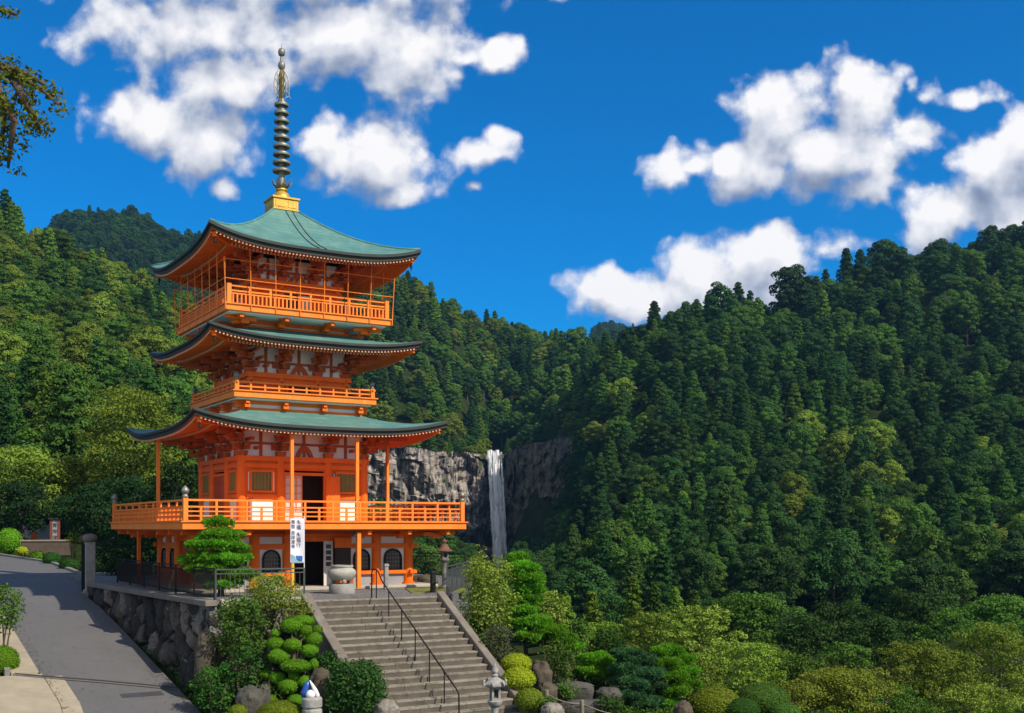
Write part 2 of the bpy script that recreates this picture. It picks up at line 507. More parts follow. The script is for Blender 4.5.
COLS = {
 -900: [(8,-6),(30,-4),(50,-1),(80,2),(95,4),(140,zp(140,430)),(210,zp(210,330)),(350,zp(350,190)),(500,zp(500,250)),(1000,zp(1000,330)),(1800,zp(1800,430)),(4000,zp(4000,505))],
 -200: [(8,-6),(30,-4),(50,-1.2),(80,1.2),(95,3.5),(140,zp(140,440)),(210,zp(210,330)),(290,zp(290,250)),(350,zp(350,200)),(500,zp(500,260)),(1000,zp(1000,300)),(1800,zp(1800,400)),(4000,zp(4000,500))],
 0:    [(8,-6),(30,-4.8),(38,-3.2),(45,-2.0),(55,-1.0),(80,.2),(95,2.0),(140,zp(140,470)),(210,zp(210,375)),(290,zp(290,299)),(350,zp(350,246)),(450,zp(450,304)),(700,zp(700,300)),(1000,zp(1000,285)),(1300,zp(1300,330)),(4000,zp(4000,505))],
 70:   [(8,-6),(30,-4.9),(38,-3.4),(45,-2.4),(55,-1.0),(75,.0),(95,1.5),(140,zp(140,480)),(210,zp(210,395)),(290,zp(290,326)),(350,zp(350,276)),(450,zp(450,334)),(700,zp(700,320)),(1000,zp(1000,226)),(1300,zp(1300,300)),(4000,zp(4000,505))],
 130:  [(8,-6),(30,-4.9),(38,-3.6),(45,-2.8),(55,-1.0),(75,-.3),(95,1.0),(140,zp(140,495)),(210,zp(210,415)),(290,zp(290,354)),(350,zp(350,312)),(450,zp(450,354)),(700,zp(700,340)),(1000,zp(1000,224)),(1300,zp(1300,300)),(4000,zp(4000,505))],
 190:  [(8,-6.2),(30,-5.0),(36,-4.2),(45,-1.8),(55,-.8),(75,-.3),(95,.6),(140,zp(140,510)),(210,zp(210,450)),(290,zp(290,380)),(350,zp(350,345)),(450,zp(450,370)),(700,zp(700,350)),(1000,zp(1000,250)),(1300,zp(1300,320)),(4000,zp(4000,505))],
 270:  [(8,-6.4),(30,-5.1),(36,-4.2),(41,-1.0),(60,-.8),(75,-1.5),(95,-3),(140,zp(140,545)),(210,zp(210,500)),(290,zp(290,450)),(350,zp(350,430)),(440,zp(440,420)),(600,zp(600,285)),(1000,zp(1000,285)),(1300,zp(1300,340)),(4000,zp(4000,505))],
 350:  [(8,-6.5),(30,-5.2),(36,-4.2),(41,-1.0),(60,-1.0),(75,-4),(95,-7),(140,zp(140,590)),(210,zp(210,560)),(350,zp(350,570)),(428,zp(428,580)),(436,zp(436,448)),(560,zp(560,287)),(700,zp(700,297)),(1000,zp(1000,340)),(4000,zp(4000,505))],
 400:  [(8,-6.5),(30,-5.2),(36,-4.0),(41,-1.0),(55,-1.0),(70,-4),(95,-9),(140,zp(140,610)),(210,zp(210,580)),(350,zp(350,580)),(434,zp(434,580)),(442,zp(442,450)),(560,zp(560,302)),(700,zp(700,322)),(1000,zp(1000,350)),(4000,zp(4000,505))],
 450:  [(8,-6.5),(30,-5.2),(36,-3.6),(41,-.9),(52,-1.5),(64,-5),(90,-10),(150,-12),(350,zp(350,585)),(445,zp(445,580)),(452,zp(452,455)),(570,zp(570,325)),(700,zp(700,342)),(1000,zp(1000,360)),(4000,zp(4000,505))],
 495:  [(8,-6.5),(30,-5.2),(36,-3.4),(42,-2.2),(52,-4.2),(64,-7),(90,-10.5),(150,-13),(350,zp(350,590)),(460,zp(460,580)),(468,zp(468,458)),(490,zp(490,450)),(600,zp(600,340)),(720,zp(720,357)),(1000,zp(1000,370)),(4000,zp(4000,505))],
 550:  [(8,-6.8),(30,-5.4),(36,-4.4),(45,-4.8),(60,-8),(90,-11),(150,-13),(300,zp(300,600)),(415,zp(415,580)),(432,zp(432,455)),(470,zp(470,423)),(560,zp(560,360)),(700,zp(700,363)),(1000,zp(1000,380)),(4000,zp(4000,505))],
 600:  [(8,-6.8),(30,-5.6),(40,-5.2),(60,-8.5),(90,-11.5),(150,-12.5),(220,zp(220,580)),(300,zp(300,490)),(370,zp(370,400)),(450,zp(450,384)),(560,zp(560,372)),(800,zp(800,372)),(1400,zp(1400,345)),(1700,zp(1700,330)),(2200,zp(2200,350)),(4000,zp(4000,505))],
 660:  [(8,-6.8),(30,-5.8),(40,-5.6),(60,-8.5),(90,-11.5),(150,-12),(220,zp(220,560)),(300,zp(300,450)),(370,zp(370,360)),(400,zp(400,346)),(480,zp(480,360)),(700,zp(700,400)),(1700,zp(1700,345)),(4000,zp(4000,505))],
 760:  [(8,-6.8),(30,-5.8),(40,-6.0),(60,-8.5),(90,-11.5),(150,-11.8),(220,zp(220,552)),(300,zp(300,435)),(370,zp(370,365)),(410,zp(410,334)),(500,zp(500,350)),(800,zp(800,420)),(4000,zp(4000,505))],
 860:  [(8,-6.8),(30,-5.8),(40,-6.2),(60,-8.5),(90,-11.2),(150,-11.6),(220,zp(220,545)),(300,zp(300,420)),(370,zp(370,342)),(410,zp(410,306)),(500,zp(500,320)),(800,zp(800,420)),(4000,zp(4000,505))],
 950:  [(8,-6.8),(30,-5.8),(40,-6.4),(60,-8.5),(90,-11),(150,-11.4),(220,zp(220,540)),(300,zp(300,405)),(370,zp(370,320)),(420,zp(420,278)),(500,zp(500,290)),(800,zp(800,400)),(4000,zp(4000,505))],
 1030: [(8,-6.8),(30,-5.8),(40,-6.5),(60,-8.5),(90,-11),(150,-11),(220,zp(220,530)),(300,zp(300,390)),(370,zp(370,305)),(430,zp(430,260)),(500,zp(500,270)),(800,zp(800,380)),(4000,zp(4000,505))],
 1250: [(8,-6.8),(30,-5.8),(60,-8),(90,-10),(150,-9),(220,zp(220,510)),(300,zp(300,370)),(370,zp(370,280)),(450,zp(450,205)),(600,zp(600,200)),(1000,zp(1000,360)),(4000,zp(4000,505))],
 1900: [(8,-6.8),(30,-5.8),(60,-7),(100,-8),(150,-7),(250,zp(250,480)),(400,zp(400,330)),(600,zp(600,260)),(1000,zp(1000,360)),(4000,zp(4000,505))],
}
_PX = sorted(COLS)
_tab = [(np.log([p[0] for p in COLS[k]]), np.array([p[1] for p in COLS[k]], float)) for k in _PX]

def table_height(px, Y):
    px = min(max(px, _PX[0]), _PX[-1])
    j = max(0, min(len(_PX) - 2, int(np.searchsorted(_PX, px)) - 1))
    f = (px - _PX[j]) / (_PX[j + 1] - _PX[j])
    f = f * f * (3 - 2 * f) * 0.5 + f * 0.5
    l = math.log(Y)
    return float(np.interp(l, *_tab[j])) * (1 - f) + float(np.interp(l, *_tab[j + 1])) * f

# the road: right edge, left edge, height, from the near end to the far bend
ROAD = []
for t in (-7, -4, -2, 0, 2, 4, 7, 10, 13, 16.3):
    r = Vector((-10.8 - .522 * t, 37.4 + .853 * t, 0))
    w = 3.9 + 0.1 * max(0, -t)
    ROAD.append((r, r - AV * w, -3.0 + .166 * t - (0.006 * (t - 10) ** 2 if t > 10 else 0)))
for (x, y), (x2, y2), z in (((-21, 55.5), (-25, 53.5), -.2), ((-23.2, 61), (-28.2, 58.5), -.02), ((-29, 71), (-34.5, 67), .32), ((-37.5, 80), (-43, 74.5), .75), ((-52, 92), (-57, 85.5), 1.3), ((-75, 103), (-80, 96), 1.9)):
    ROAD.append((Vector((x, y, 0)), Vector((x2, y2, 0)), z))

def road_point(i, k):
    """k: 0 right edge .. 1 left edge; i: fractional section"""
    j = max(0, min(len(ROAD) - 2, int(i)))
    f = i - j
    a, b = ROAD[j], ROAD[j + 1]
    p = (a[0] * (1 - k) + a[1] * k) * (1 - f) + (b[0] * (1 - k) + b[1] * k) * f
    return Vector((p.x, p.y, a[2] * (1 - f) + b[2] * f))

_rc = [road_point(i * 0.25, 0.5) for i in range(4 * (len(ROAD) - 1) + 1)]
_rcx, _rcy, _rcz = (np.array([p[k] for p in _rc]) for k in range(3))

K = Vector((-10.2, 38.3, 0))                          # near corner of the terrace
TERRACE = [(-10.2, 38.3), (-7.15, 39.9), (-7.08, 38.96), (-2.73, 41.63), (-2.35, 42.6), (-1.75, 49.8), (-2.2, 57), (-8, 66), (-20, 68), (-24.6, 61.8), (-18.2, 50.9)]

def inside(x, y, poly):
    c = False
    j = len(poly) - 1
    for i in range(len(poly)):
        xi, yi = poly[i]
        xj, yj = poly[j]
        if (yi > y) != (yj > y) and x < (xj - xi) * (y - yi) / (yj - yi) + xi:
            c = not c
        j = i
    return c

def ground(x, y):
    y = max(y, 8.0)
    px = 512 + F * x / y
    z = table_height(px, y)
    if y < 75:
        d = Vector((x, y, 0)) - ST
        u, v = d.dot(AV), -d.dot(BV)
        if u > -6.4:
            vf = 0.0 if u > -2.4 else -1.35 * min(1.0, (-2.4 - u) / 3.2)
            if u > 3.2 and v <= vf and not inside(x, y, TERRACE):
                z = min(z, -0.6 - 0.68 * (u - 2.9))
            if v > vf:
                zf = max(-3.75 - 0.08 * max(0, u - 2), -0.45 - 0.62 * (v - vf + 1.1 * max(0.0, u - 2.9)))
                k = min(1.0, max(0.0, (u - 10.0) / 5.0))
                z = zf * (1 - k) + min(z, zf) * k
        if inside(x, y, TERRACE):
            z = min(z, -0.6)
        if y < 34 and u > -6.4:
            z = min(z, -4.2 - 0.03 * (34 - y))
    if y < 115 and x < -5:
        d2 = (_rcx - x) ** 2 + (_rcy - y) ** 2
        k = int(np.argmin(d2))
        dist = math.sqrt(d2[k])
        left = (x - _rcx[k]) * AV.x + (y - _rcy[k]) * AV.y < 0
        if dist < 3.1:
            z = _rcz[k] - 0.25
        elif left and y < 62 and dist < 9:
            f = min(1.0, max(0.0, (dist - 4.5) / 4.5))
            z = (_rcz[k] - 0.10) * (1 - f) + max(z, _rcz[k] - 1.0) * f
        elif dist < 5.5 and y < 60 and not inside(x, y, TERRACE):
            z = min(z, _rcz[k] - 0.1)
    if y > 70:
        z += (noise.noise((x / 38, y / 38, 0.0)) * 3.0 + noise.noise((x / 13, y / 13, 4.0)) * 1.0) * min(1.0, (y - 70) / 60)
    return z

gb = MB()
_pxs = list(range(-900, -200, 70)) + list(range(-200, 1250, 9)) + list(range(1250, 1901, 65))
_ys = [8.0, 16.0, 24.0, 29.0]
while _ys[-1] < 4000:
    _ys.append(_ys[-1] * (1.022 if _ys[-1] < 620 else 1.06))
for Y in _ys:
    for px in _pxs:
        x = (px - 512) / F * Y
        gb.v.append((x, Y, ground(x, Y)))
nx = len(_pxs)
for j in range(len(_ys) - 1):
    for i in range(nx - 1):
        a = j * nx + i
        gb.f.append((a, a + 1, a + nx + 1, a + nx))
tag(gb.build("terrain", M['forest_floor'], smooth=True), kind='structure')

# ---------------------------------------------------------------- road, drain, kerbs, concrete apron
def road_extra(N, co, col):
    g = N.add('ShaderNodeTexNoise', {'Vector': co, 'Scale': 60.0, 'Detail': 2.0}).outputs['Fac']
    c = N.mix(N.smooth(g, 0.3, 0.75), col, (0.14, 0.14, 0.14, 1))
    wv_ = N.add('ShaderNodeTexNoise', {'Vector': co, 'Scale': 1.3, 'Detail': 4.0}).outputs['Color']
    wc = N.add('ShaderNodeVectorMath', {0: wv_, 1: (0.9, 0.9, 0.9), 2: co}, operation='MULTIPLY_ADD').outputs[0]
    e = N.add('ShaderNodeTexVoronoi', {'Vector': wc, 'Scale': 0.42}, feature='DISTANCE_TO_EDGE').outputs['Distance']
    st = N.add('ShaderNodeTexNoise', {'Vector': co, 'Scale': 0.9, 'Detail': 6.0, 'Roughness': 0.7}).outputs['Fac']
    c = N.mix(N.math('MULTIPLY', N.smooth(st, 0.50, 0.72), 0.35), c, (0.045, 0.045, 0.047, 1))
    return N.mix(N.math('MULTIPLY', N.math('MULTIPLY', N.smooth(e, 0.007, 0.002), 0.35), N.smooth(st, 0.50, 0.60)), c, (0.03, 0.03, 0.03, 1))
M['asphalt'] = surface('asphalt', (0.112, 0.107, 0.102), (0.070, 0.067, 0.065), 0.45, 0.75, 0.4, 70, extra=road_extra)
M['concrete'] = surface('concrete', (0.36, 0.31, 0.22), (0.27, 0.23, 0.165), 1.3, 0.85, 0.3, 40)
M['kerb'] = surface('kerb', (0.24, 0.23, 0.21), (0.13, 0.125, 0.11), 2.0, 0.9, 0.4, 30)
M['drain'] = surface('drain', (0.035, 0.033, 0.03), (0.02, 0.02, 0.02), 9, 0.8)
NS = len(ROAD) - 1
b = MB()
b.grid(lambda u, v: road_point(v * NS, u) + Vector((0, 0, 0.02 * math.sin(math.pi * u))), 6, NS * 4, flip=True)
tag(b.build("road", M['asphalt'], smooth=True), kind='structure')

def strip(name, i0, i1, k0, k1, dz, mat, h=0.0, n=24):
    s = MB()
    vs = []
    for j in range(n + 1):
        i = i0 + (i1 - i0) * j / n
        p, q = road_point(i, k0), road_point(i, k1)
        vs += [(p.x, p.y, p.z + dz - 0.3), (p.x, p.y, p.z + dz + h), (q.x, q.y, q.z + dz + h), (q.x, q.y, q.z + dz - 0.3)]
    fs = []
    for j in range(n):
        for e in range(3):
            fs.append((4 * j + e, 4 * j + e + 1, 4 * j + e + 5, 4 * j + e + 4))
    fs += [(3, 2, 1, 0), (4 * n, 4 * n + 1, 4 * n + 2, 4 * n + 3)]
    s.add(vs, [f[::-1] for f in fs])
    return tag(s.build(name, mat), kind='structure')
strip("pavement", 4.86, 8.4, 1.0, 1.22, 0.012, M['concrete'])
strip("pavement_apron", 0.0, 4.70, 0.99, 1.9, 0.016, M['concrete'])
strip("pavement_edge", 0.0, 4.52, 0.84, 0.985, 0.020, M['concrete'])
strip("kerb", 9.0, 14.0, -0.04, 0.0, 0.0, M['kerb'], 0.12)
strip("kerb_edge", 4.9, 9.0, 1.225, 1.27, 0.0, M['kerb'], 0.12)
M['cheek_soft'] = surface('drain_concrete', (0.13, 0.125, 0.115), (0.09, 0.085, 0.08), 3, 0.9, 0.4, 40)
def across(name, off0, off1, k0, k1, dz, mat):
    b = MB()
    b.grid(lambda u, v: road_point(3.35 + (4.82 - 3.35) * (k0 + (k1 - k0) * u) / 1.22 + off0 + (off1 - off0) * v, k0 + (k1 - k0) * u) + Vector((0, 0, dz + 0.02 * max(0, math.sin(math.pi * (k0 + (k1 - k0) * u))))), 16, 1, flip=True)
    tag(b.build(name, mat), kind='structure')
across("road_drain_line", -0.035, 0.045, 0.0, 1.2, 0.030, M['drain'])
across("road_drain_surround", -0.12, -0.037, 0.0, 1.2, 0.026, M['cheek_soft'])
M['patch_tar'] = surface('patch_tar', (0.05, 0.052, 0.056), (0.035, 0.036, 0.04), 3, 0.8, 0.4, 50)
b = MB(); b.grid(lambda u, v: road_point(3.05 + 0.22 * v, 0.16 + 0.34 * u) + Vector((0, 0, 0.024)), 6, 2, flip=True)
tag(b.build("road_surface_patch", M['patch_tar']), kind='structure')

# ---------------------------------------------------------------- terrace
def gravel_extra(N, co, col):
    v = N.add('ShaderNodeTexVoronoi', {'Vector': co, 'Scale': 22.0}).outputs['Color']
    bw = N.add('ShaderNodeRGBToBW', {0: v}).outputs[0]
    return N.mix(1.0, col, N.ramp(bw, [(0.2, (0.35, 0.35, 0.36)), (0.8, (1.3, 1.28, 1.25))]), 'MULTIPLY')
M['gravel'] = surface('gravel', (0.26, 0.255, 0.25), (0.19, 0.185, 0.18), 2.0, 0.95, 1.5, 45, extra=gravel_extra)
M['lawn'] = surface('lawn', (0.25, 0.26, 0.045), (0.15, 0.17, 0.03), 4.0, 0.95, 1.5, 60)
b = MB()
b.prism(TERRACE, -4.0, 0.0)
tag(b.build("ground_terrace", M['gravel']), kind='structure')
b = MB()
b.prism([tuple((PC + AV * u + BV * v).xy) for u, v in ((2.0, -9.0), (4.9, -8.2), (6.3, -4.5), (5.3, -4.9), (3.2, -6.0))], -0.1, 0.03)
tag(b.build("grass", M['lawn']), kind='stuff')

# ---------------------------------------------------------------- cliff and waterfall
def fract_crack(p, s):
    d = noise.voronoi(Vector((p[0] * s[0], p[1] * s[1], p[2] * s[2])))[0]
    return d[1] - d[0]
CPATH = [(285, 418), (330, 424), (400, 430), (450, 440), (478, 447), (489, 456), (503, 457), (512, 449), (530, 433), (552, 420), (575, 408), (610, 385)]
CTOP = [(285, 436), (360, 440), (440, 448), (487, 451), (505, 451), (520, 446), (545, 440), (575, 432), (610, 425)]
def cliff_point(u, v):
    i = u * (len(CPATH) - 1)
    j = min(len(CPATH) - 2, int(i))
    f = i - j
    px = CPATH[j][0] * (1 - f) + CPATH[j + 1][0] * f
    Y = CPATH[j][1] * (1 - f) + CPATH[j + 1][1] * f
    yt = float(np.interp(px, [c[0] for c in CTOP], [c[1] for c in CTOP]))
    yt += 5 * noise.noise(Vector((px * 0.06, 3.3, 0))) * (0 if 484 < px < 508 else 1)
    yy = 600 + (yt - 600) * v
    p = at(px, yy, Y)
    big = noise.noise(p * 0.045) * 5.0 + abs(noise.noise(p * 0.1)) * 4.0
    blocks = min(fract_crack(p, (0.085, 0.05, 0.06)), 0.45) * 8.0 + 2.4 * noise.cell(Vector((p.x * 0.12 + 0.5 * noise.noise(p * 0.2), 1.0, p.z * 0.07 + 0.4 * noise.noise(p * 0.15))))
    small = min(fract_crack(p, (0.34, 0.12, 0.16)), 0.4) * 3.2 + 0.9 * noise.cell(Vector((p.x * 0.5, 2.0, p.z * 0.3 + 0.3 * noise.noise(p * 0.4))))
    fine_ = noise.fractal(p * 0.35, 0.9, 2.1, 4) * 0.8 + noise.fractal(p * 0.11, 0.8, 2.2, 3) * 2.2
    col_ = abs(noise.noise(Vector((p.x * 0.55, 0.3, p.z * 0.04)))) * 2.2 * max(0, v - 0.55) * 2.2
    h = p.z + 5.0 * noise.noise(Vector((p.x * 0.06, 7.0, 0))) + 1.5 * noise.noise(Vector((p.x * 0.25, 3.0, 0)))
    ledge = 0.0
    for zl, out in ((15.0, 1.6), (9.5, -3.2), (4.5, 2.6), (-1.0, -2.6), (-6.0, 4.0)):
        ledge += out / (1 + math.exp((h - zl) * 2.2))
    top = 0.0 if v < 0.985 else 10.0
    dy = -(big + blocks + small + fine_ + col_ + ledge) + top
    return Vector((p.x + noise.noise(p * 0.2) * 0.6, p.y + dy + 3.5, p.z))
def cliff_extra(N, co, col):
    st = N.add('ShaderNodeMapping', {'Vector': co, 'Scale': (0.55, 0.3, 0.035)}).outputs[0]
    s = N.add('ShaderNodeTexNoise', {'Vector': st, 'Scale': 1.0, 'Detail': 6.0}).outputs['Fac']
    c = N.mix(N.smooth(s, 0.56, 0.44), col, (0.07, 0.065, 0.065, 1))
    pale = N.add('ShaderNodeTexNoise', {'Vector': st, 'Scale': 1.7, 'Detail': 3.0}).outputs['Fac']
    c = N.mix(N.math('MULTIPLY', N.smooth(pale, 0.50, 0.70), 0.8), c, (0.44, 0.39, 0.335, 1))
    vor = N.add('ShaderNodeTexVoronoi', {'Vector': N.add('ShaderNodeMapping', {'Vector': co, 'Scale': (0.2, 0.1, 0.16)}).outputs[0], 'Scale': 1.0}, feature='DISTANCE_TO_EDGE').outputs['Distance']
    c = N.mix(N.math('MULTIPLY', N.smooth(vor, 0.035, 0.0), N.smooth(s, 0.62, 0.45)), c, (0.03, 0.03, 0.03, 1))
    sepx = N.add('ShaderNodeSeparateXYZ', {0: co})
    wet_shade = N.smooth(sepx.outputs[0], -10.5, -5.0)  # right face darkened: wet rock, and its shade put into the colour
    wet_shade = N.math('MULTIPLY', wet_shade, 0.68)
    c = N.mix(wet_shade, c, (0.078, 0.074, 0.062, 1))
    gz = N.add('ShaderNodeTexNoise', {'Vector': co, 'Scale': 0.13, 'Detail': 5.0}).outputs['Fac']
    c = N.mix(N.smooth(gz, 0.60, 0.68), c, (0.05, 0.07, 0.018, 1))
    return c
M['cliff'] = surface('cliff', (0.33, 0.285, 0.24), (0.18, 0.158, 0.14), 0.22, 0.9, 1.5, 1.3, extra=cliff_extra)
b = MB()
b.grid(cliff_point, 260, 120)
tag(b.build("cliff", M['cliff']), "grey rock cliff with vertical streaks beside the waterfall", "cliff", kind='structure')

m, N = new_mat('falling_water')
co = N.add('ShaderNodeTexCoord').outputs['Object']
st = N.add('ShaderNodeMapping', {'Vector': co, 'Scale': (1.5, 0.6, 0.06)}).outputs[0]
nz = N.add('ShaderNodeTexNoise', {'Vector': st, 'Scale': 1.6, 'Detail': 6.0, 'Roughness': 0.65}).outputs['Fac']
d = N.add('ShaderNodeBsdfPrincipled', {'Base Color': N.ramp(nz, [(0.30, (0.74, 0.77, 0.81)), (0.55, (0.95, 0.955, 0.96))]), 'Roughness': 0.5})
tl = N.add('ShaderNodeBsdfTranslucent', {'Color': (0.8, 0.84, 0.88, 1)})
wtr = N.add('ShaderNodeMixShader', {0: 0.3, 1: d.outputs[0], 2: tl.outputs[0]})
tp = N.add('ShaderNodeBsdfTransparent')
ed = N.add('ShaderNodeAttribute', None, attribute_name='edge').outputs['Fac']
mx = N.add('ShaderNodeMixShader', {0: N.math('MULTIPLY', N.smooth(N.math('SUBTRACT', nz, N.math('MULTIPLY', ed, 0.16)), 0.28, 0.44), N.smooth(ed, 1.0, 0.75)), 1: tp.outputs[0], 2: wtr.outputs[0]})
N.add('ShaderNodeOutputMaterial', {'Surface': mx.outputs[0]})
M['falling_water'] = m
b = MB()
for x0, x1, w0, w1, y0, y1, dd in ((490, 497.5, 2.6, 3.6, 450, 574, 447.5), (497, 501.5, 2.6, 3.8, 450, 574, 446), (493.5, 500, 1.8, 4.2, 451, 572, 444.5), (501.5, 505, 0.9, 3.0, 452, 565, 446.8), (488.3, 495, 0.9, 2.6, 451, 560, 446.6), (495, 499, 1.4, 5.2, 470, 576, 443.8)):
    def wf(u, v, x0=x0, x1=x1, w0=w0, w1=w1, y0=y0, y1=y1, dd=dd):
        e = 1 - (1 - v) ** 1.6
        px = x0 + (x1 - x0) * v
        c = at(px, y0 + (y1 - y0) * v, dd - 3.0 - 6.5 * e)
        w = (w0 + (w1 - w0) * v) * 0.7
        a = (u - 0.5) * math.pi
        return Vector((c.x + math.sin(a) * w / 2 + 0.35 * noise.noise(Vector((u * 6, v * 14, x0))), c.y - math.cos(a) * w * 0.35 + 0.5 * noise.noise(Vector((u * 9, v * 5, x0 + 9))), c.z))
    b.grid(wf, 14, 60, flip=True)
EDGE = [abs(2 * (i % 15) / 14 - 1) for i in range(len(b.v))]
wfo = tag(b.build("water_fall", M['falling_water'], smooth=True), "tall thin white waterfall dropping down the dark cliff notch", "waterfall", kind='structure')
wfo.data.attributes.new('edge', 'FLOAT', 'POINT').data.foreach_set('value', np.array(EDGE, np.float32))

# ---------------------------------------------------------------- the forest on the slopes
frng = np.random.default_rng(11)
PROTO = []
for i in range(5):
    H, R = 12.5, 2.2 + 0.25 * i
    PROTO.append(('c', H, R, leaf_mesh("conifer_crown", conifer_clumps(H, R, frng, n=46, leaves=200, L=0.38, power=0.40 + 0.05 * i), frng, up=0.25), trunk_mesh("conifer_trunk", H, 0.22, frng, 3, 1.2, 0.9)))
for i in range(6):
    H, R = 10.5, 2.8 + 0.25 * i
    PROTO.append(('b', H, R, leaf_mesh("broadleaf_crown", broad_clumps(H, R, frng, n=34, leaves=250, L=0.38, base=0.12 + 0.04 * i), frng, up=0.25), trunk_mesh("broadleaf_trunk", H, 0.25, frng, 5, 2.2, 0.65)))
for kind, H, R, crown, trunk in PROTO:
    crown.materials.append(M['cedar_mid'] if kind == 'c' else M['broad_mid'])

def zone_mix(px, Y, z):
    """weights of (cedar_dark, cedar_mid, broad_dark, broad_mid, broad_olive, cedar_bright) and zone name"""
    yy = YH - (z - EYE) / Y * F
    patch = noise.noise((px / 60, yy / 60, 3.1))
    if Y > 700:
        return (1, 0, 6, 0, 0, 0), 'the far hill'
    if px < 345 and Y < 480:
        if yy > 420:
            return ((2, 3, 4, 3, 3, 2) if patch > -0.1 else (1, 2, 2, 3, 5, 2)), 'the foot of the left hill'
        return ((.3, .6, .8, 4, 7, 4) if patch > -0.15 else (2, 2.5, 2.5, 4, 4, 3)), ('the top of the left hill' if yy < 320 else 'the middle of the left hill')
    if px < 575 and Y > 405:
        return ((3, 3, 3, 5, 2, 2) if patch > -0.05 else (1, 1, 2, 5, 3, 2)), ('the ridge above the waterfall' if yy < 370 else 'the slope just above the cliff')
    if px < 575 and Y > 140:
        return (4, 2, 5, 2, 0, 0), 'the foot of the cliff'
    if yy > 560:
        return (4, 2, 4, 2, 1, 0), 'the foot of the right mountain'  # darker kinds favoured here to stand in for valley shade
    if yy < 350:
        return (2, 1, 8, 5, .3, .2), ('the crest of the right mountain')
    return ((3, 4, 4, 5, .9, 1.0) if patch > 0 else (5, 2, 7, 3, .4, .3)), ('the middle of the right mountain' if yy < 470 else 'the lower right mountain')
KEYS = ('cedar_dark', 'cedar_mid', 'broad_dark', 'broad_mid', 'broad_olive', 'cedar_bright')
TREES = []
for y0, y1, s in ((100, 200, 5.8), (200, 330, 6.0), (330, 640, 7.3), (680, 1060, 9.0), (1500, 1760, 11.0)):
    Y = y0
    while Y < y1:
        x = (-170 - 512) / F * Y
        xe = (1190 - 512) / F * Y
        while x < xe:
            X, YY = x + frng.uniform(-.45, .45) * s, Y + frng.uniform(-.45, .45) * s
            x += s
            px = 512 + F * X / YY
            if YY < 150 and px > 330:
                continue
            if YY > 650 and not (-60 < px < 330 or 560 < px < 660):
                continue
            z = ground(X, YY)
            gx = (ground(X, YY + 2.5) - ground(X, YY - 2.5)) / 5
            if gx > 1.9 or gx < -0.75 and YY > 250:
                continue
            if 300 < px < 600 and 408 < YY < 447 + 20 * (abs(px - 496) < 24) and z > -14 and gx > 1.2:
                continue
            if abs(px - 497) < 11 and 380 < YY < 482:
                continue
            w, zone = zone_mix(px, YY, z)
            w = np.array(w, float)
            key = KEYS[int(frng.choice(6, p=w / w.sum()))]
            kinds = [i for i, q in enumerate(PROTO) if q[0] == key[0]]
            pi_ = int(frng.choice(kinds))
            sc0 = 0
            if 476 < px < 520 and YY < 455 and YH - (z + 11 - EYE) / YY * F < 566:
                continue
            sc = frng.uniform(0.62, 1.28) * (0.95 if YY < 330 else 1.12)
            if key[0] == 'c':
                sc *= 1.0
            if YY > 900:
                sc *= 1.15
            TREES.append([X, YY, z - 0.6, sc, frng.uniform(0, 6.28), pi_, key, zone, px, frng.uniform(0.85, 1.12) if key[0] == 'c' else frng.uniform(0.85, 1.2)])
        Y += s
# a few taller trees that stand out against the sky along the right crest
for px, ytop, Y, key, pi_ in ((655, 302, 392, 'cedar_dark', 1), (722, 284, 405, 'broad_dark', 7), (738, 283, 405, 'cedar_dark', 0), (790, 266, 410, 'broad_dark', 6), (846, 250, 412, 'cedar_dark', 2), (860, 250, 412, 'cedar_dark', 1), (884, 240, 412, 'broad_dark', 8), (5, 190, 350, 'cedar_dark', 0), (575, 328, 520, 'broad_mid', 6)):
    X = (px - 512) / F * Y
    z = ground(X, Y) - 0.5
    sc = (zp(Y, ytop) - z) / PROTO[pi_][1]
    w, zone = zone_mix(px, Y, z)
    TREES.append([X, Y, z, sc, 1.0, pi_, key, zone, px, 1.0])

for i in range(64):
    px = 300 + 300 * (i + frng.uniform(0, 1)) / 64
    if 486 < px < 506:
        continue
    yb = float(np.interp(px, [c[0] for c in CTOP], [c[1] for c in CTOP])) + 3
    Yc = float(np.interp(px, [c[0] for c in CPATH], [c[1] for c in CPATH])) + frng.uniform(0, 7)
    q = at(px, yb, Yc)
    pi_ = int(frng.choice([5, 6, 7, 8, 9, 10, 0, 2]))
    key = ('broad_mid', 'broad_dark', 'broad_olive')[int(frng.integers(3))] if pi_ > 4 else 'cedar_mid'
    TREES.append([q.x, Yc, q.z - 2.5, frng.uniform(0.45, 1.05), frng.uniform(0, 6), pi_, key, 'the brow of the cliff', px, 1.0])

for i in range(26):
    px, Yc = frng.uniform(514, 575), frng.uniform(385, 412)
    X = (px - 512) / F * Yc
    pi_ = int(frng.choice([5, 6, 7, 8, 9, 0, 2]))
    TREES.append([X, Yc, ground(X, Yc) - 0.8, frng.uniform(0.6, 1.1), frng.uniform(0, 6), pi_, 'broad_dark' if pi_ > 4 else 'cedar_dark', 'the foot of the cliff', px, 1.0])
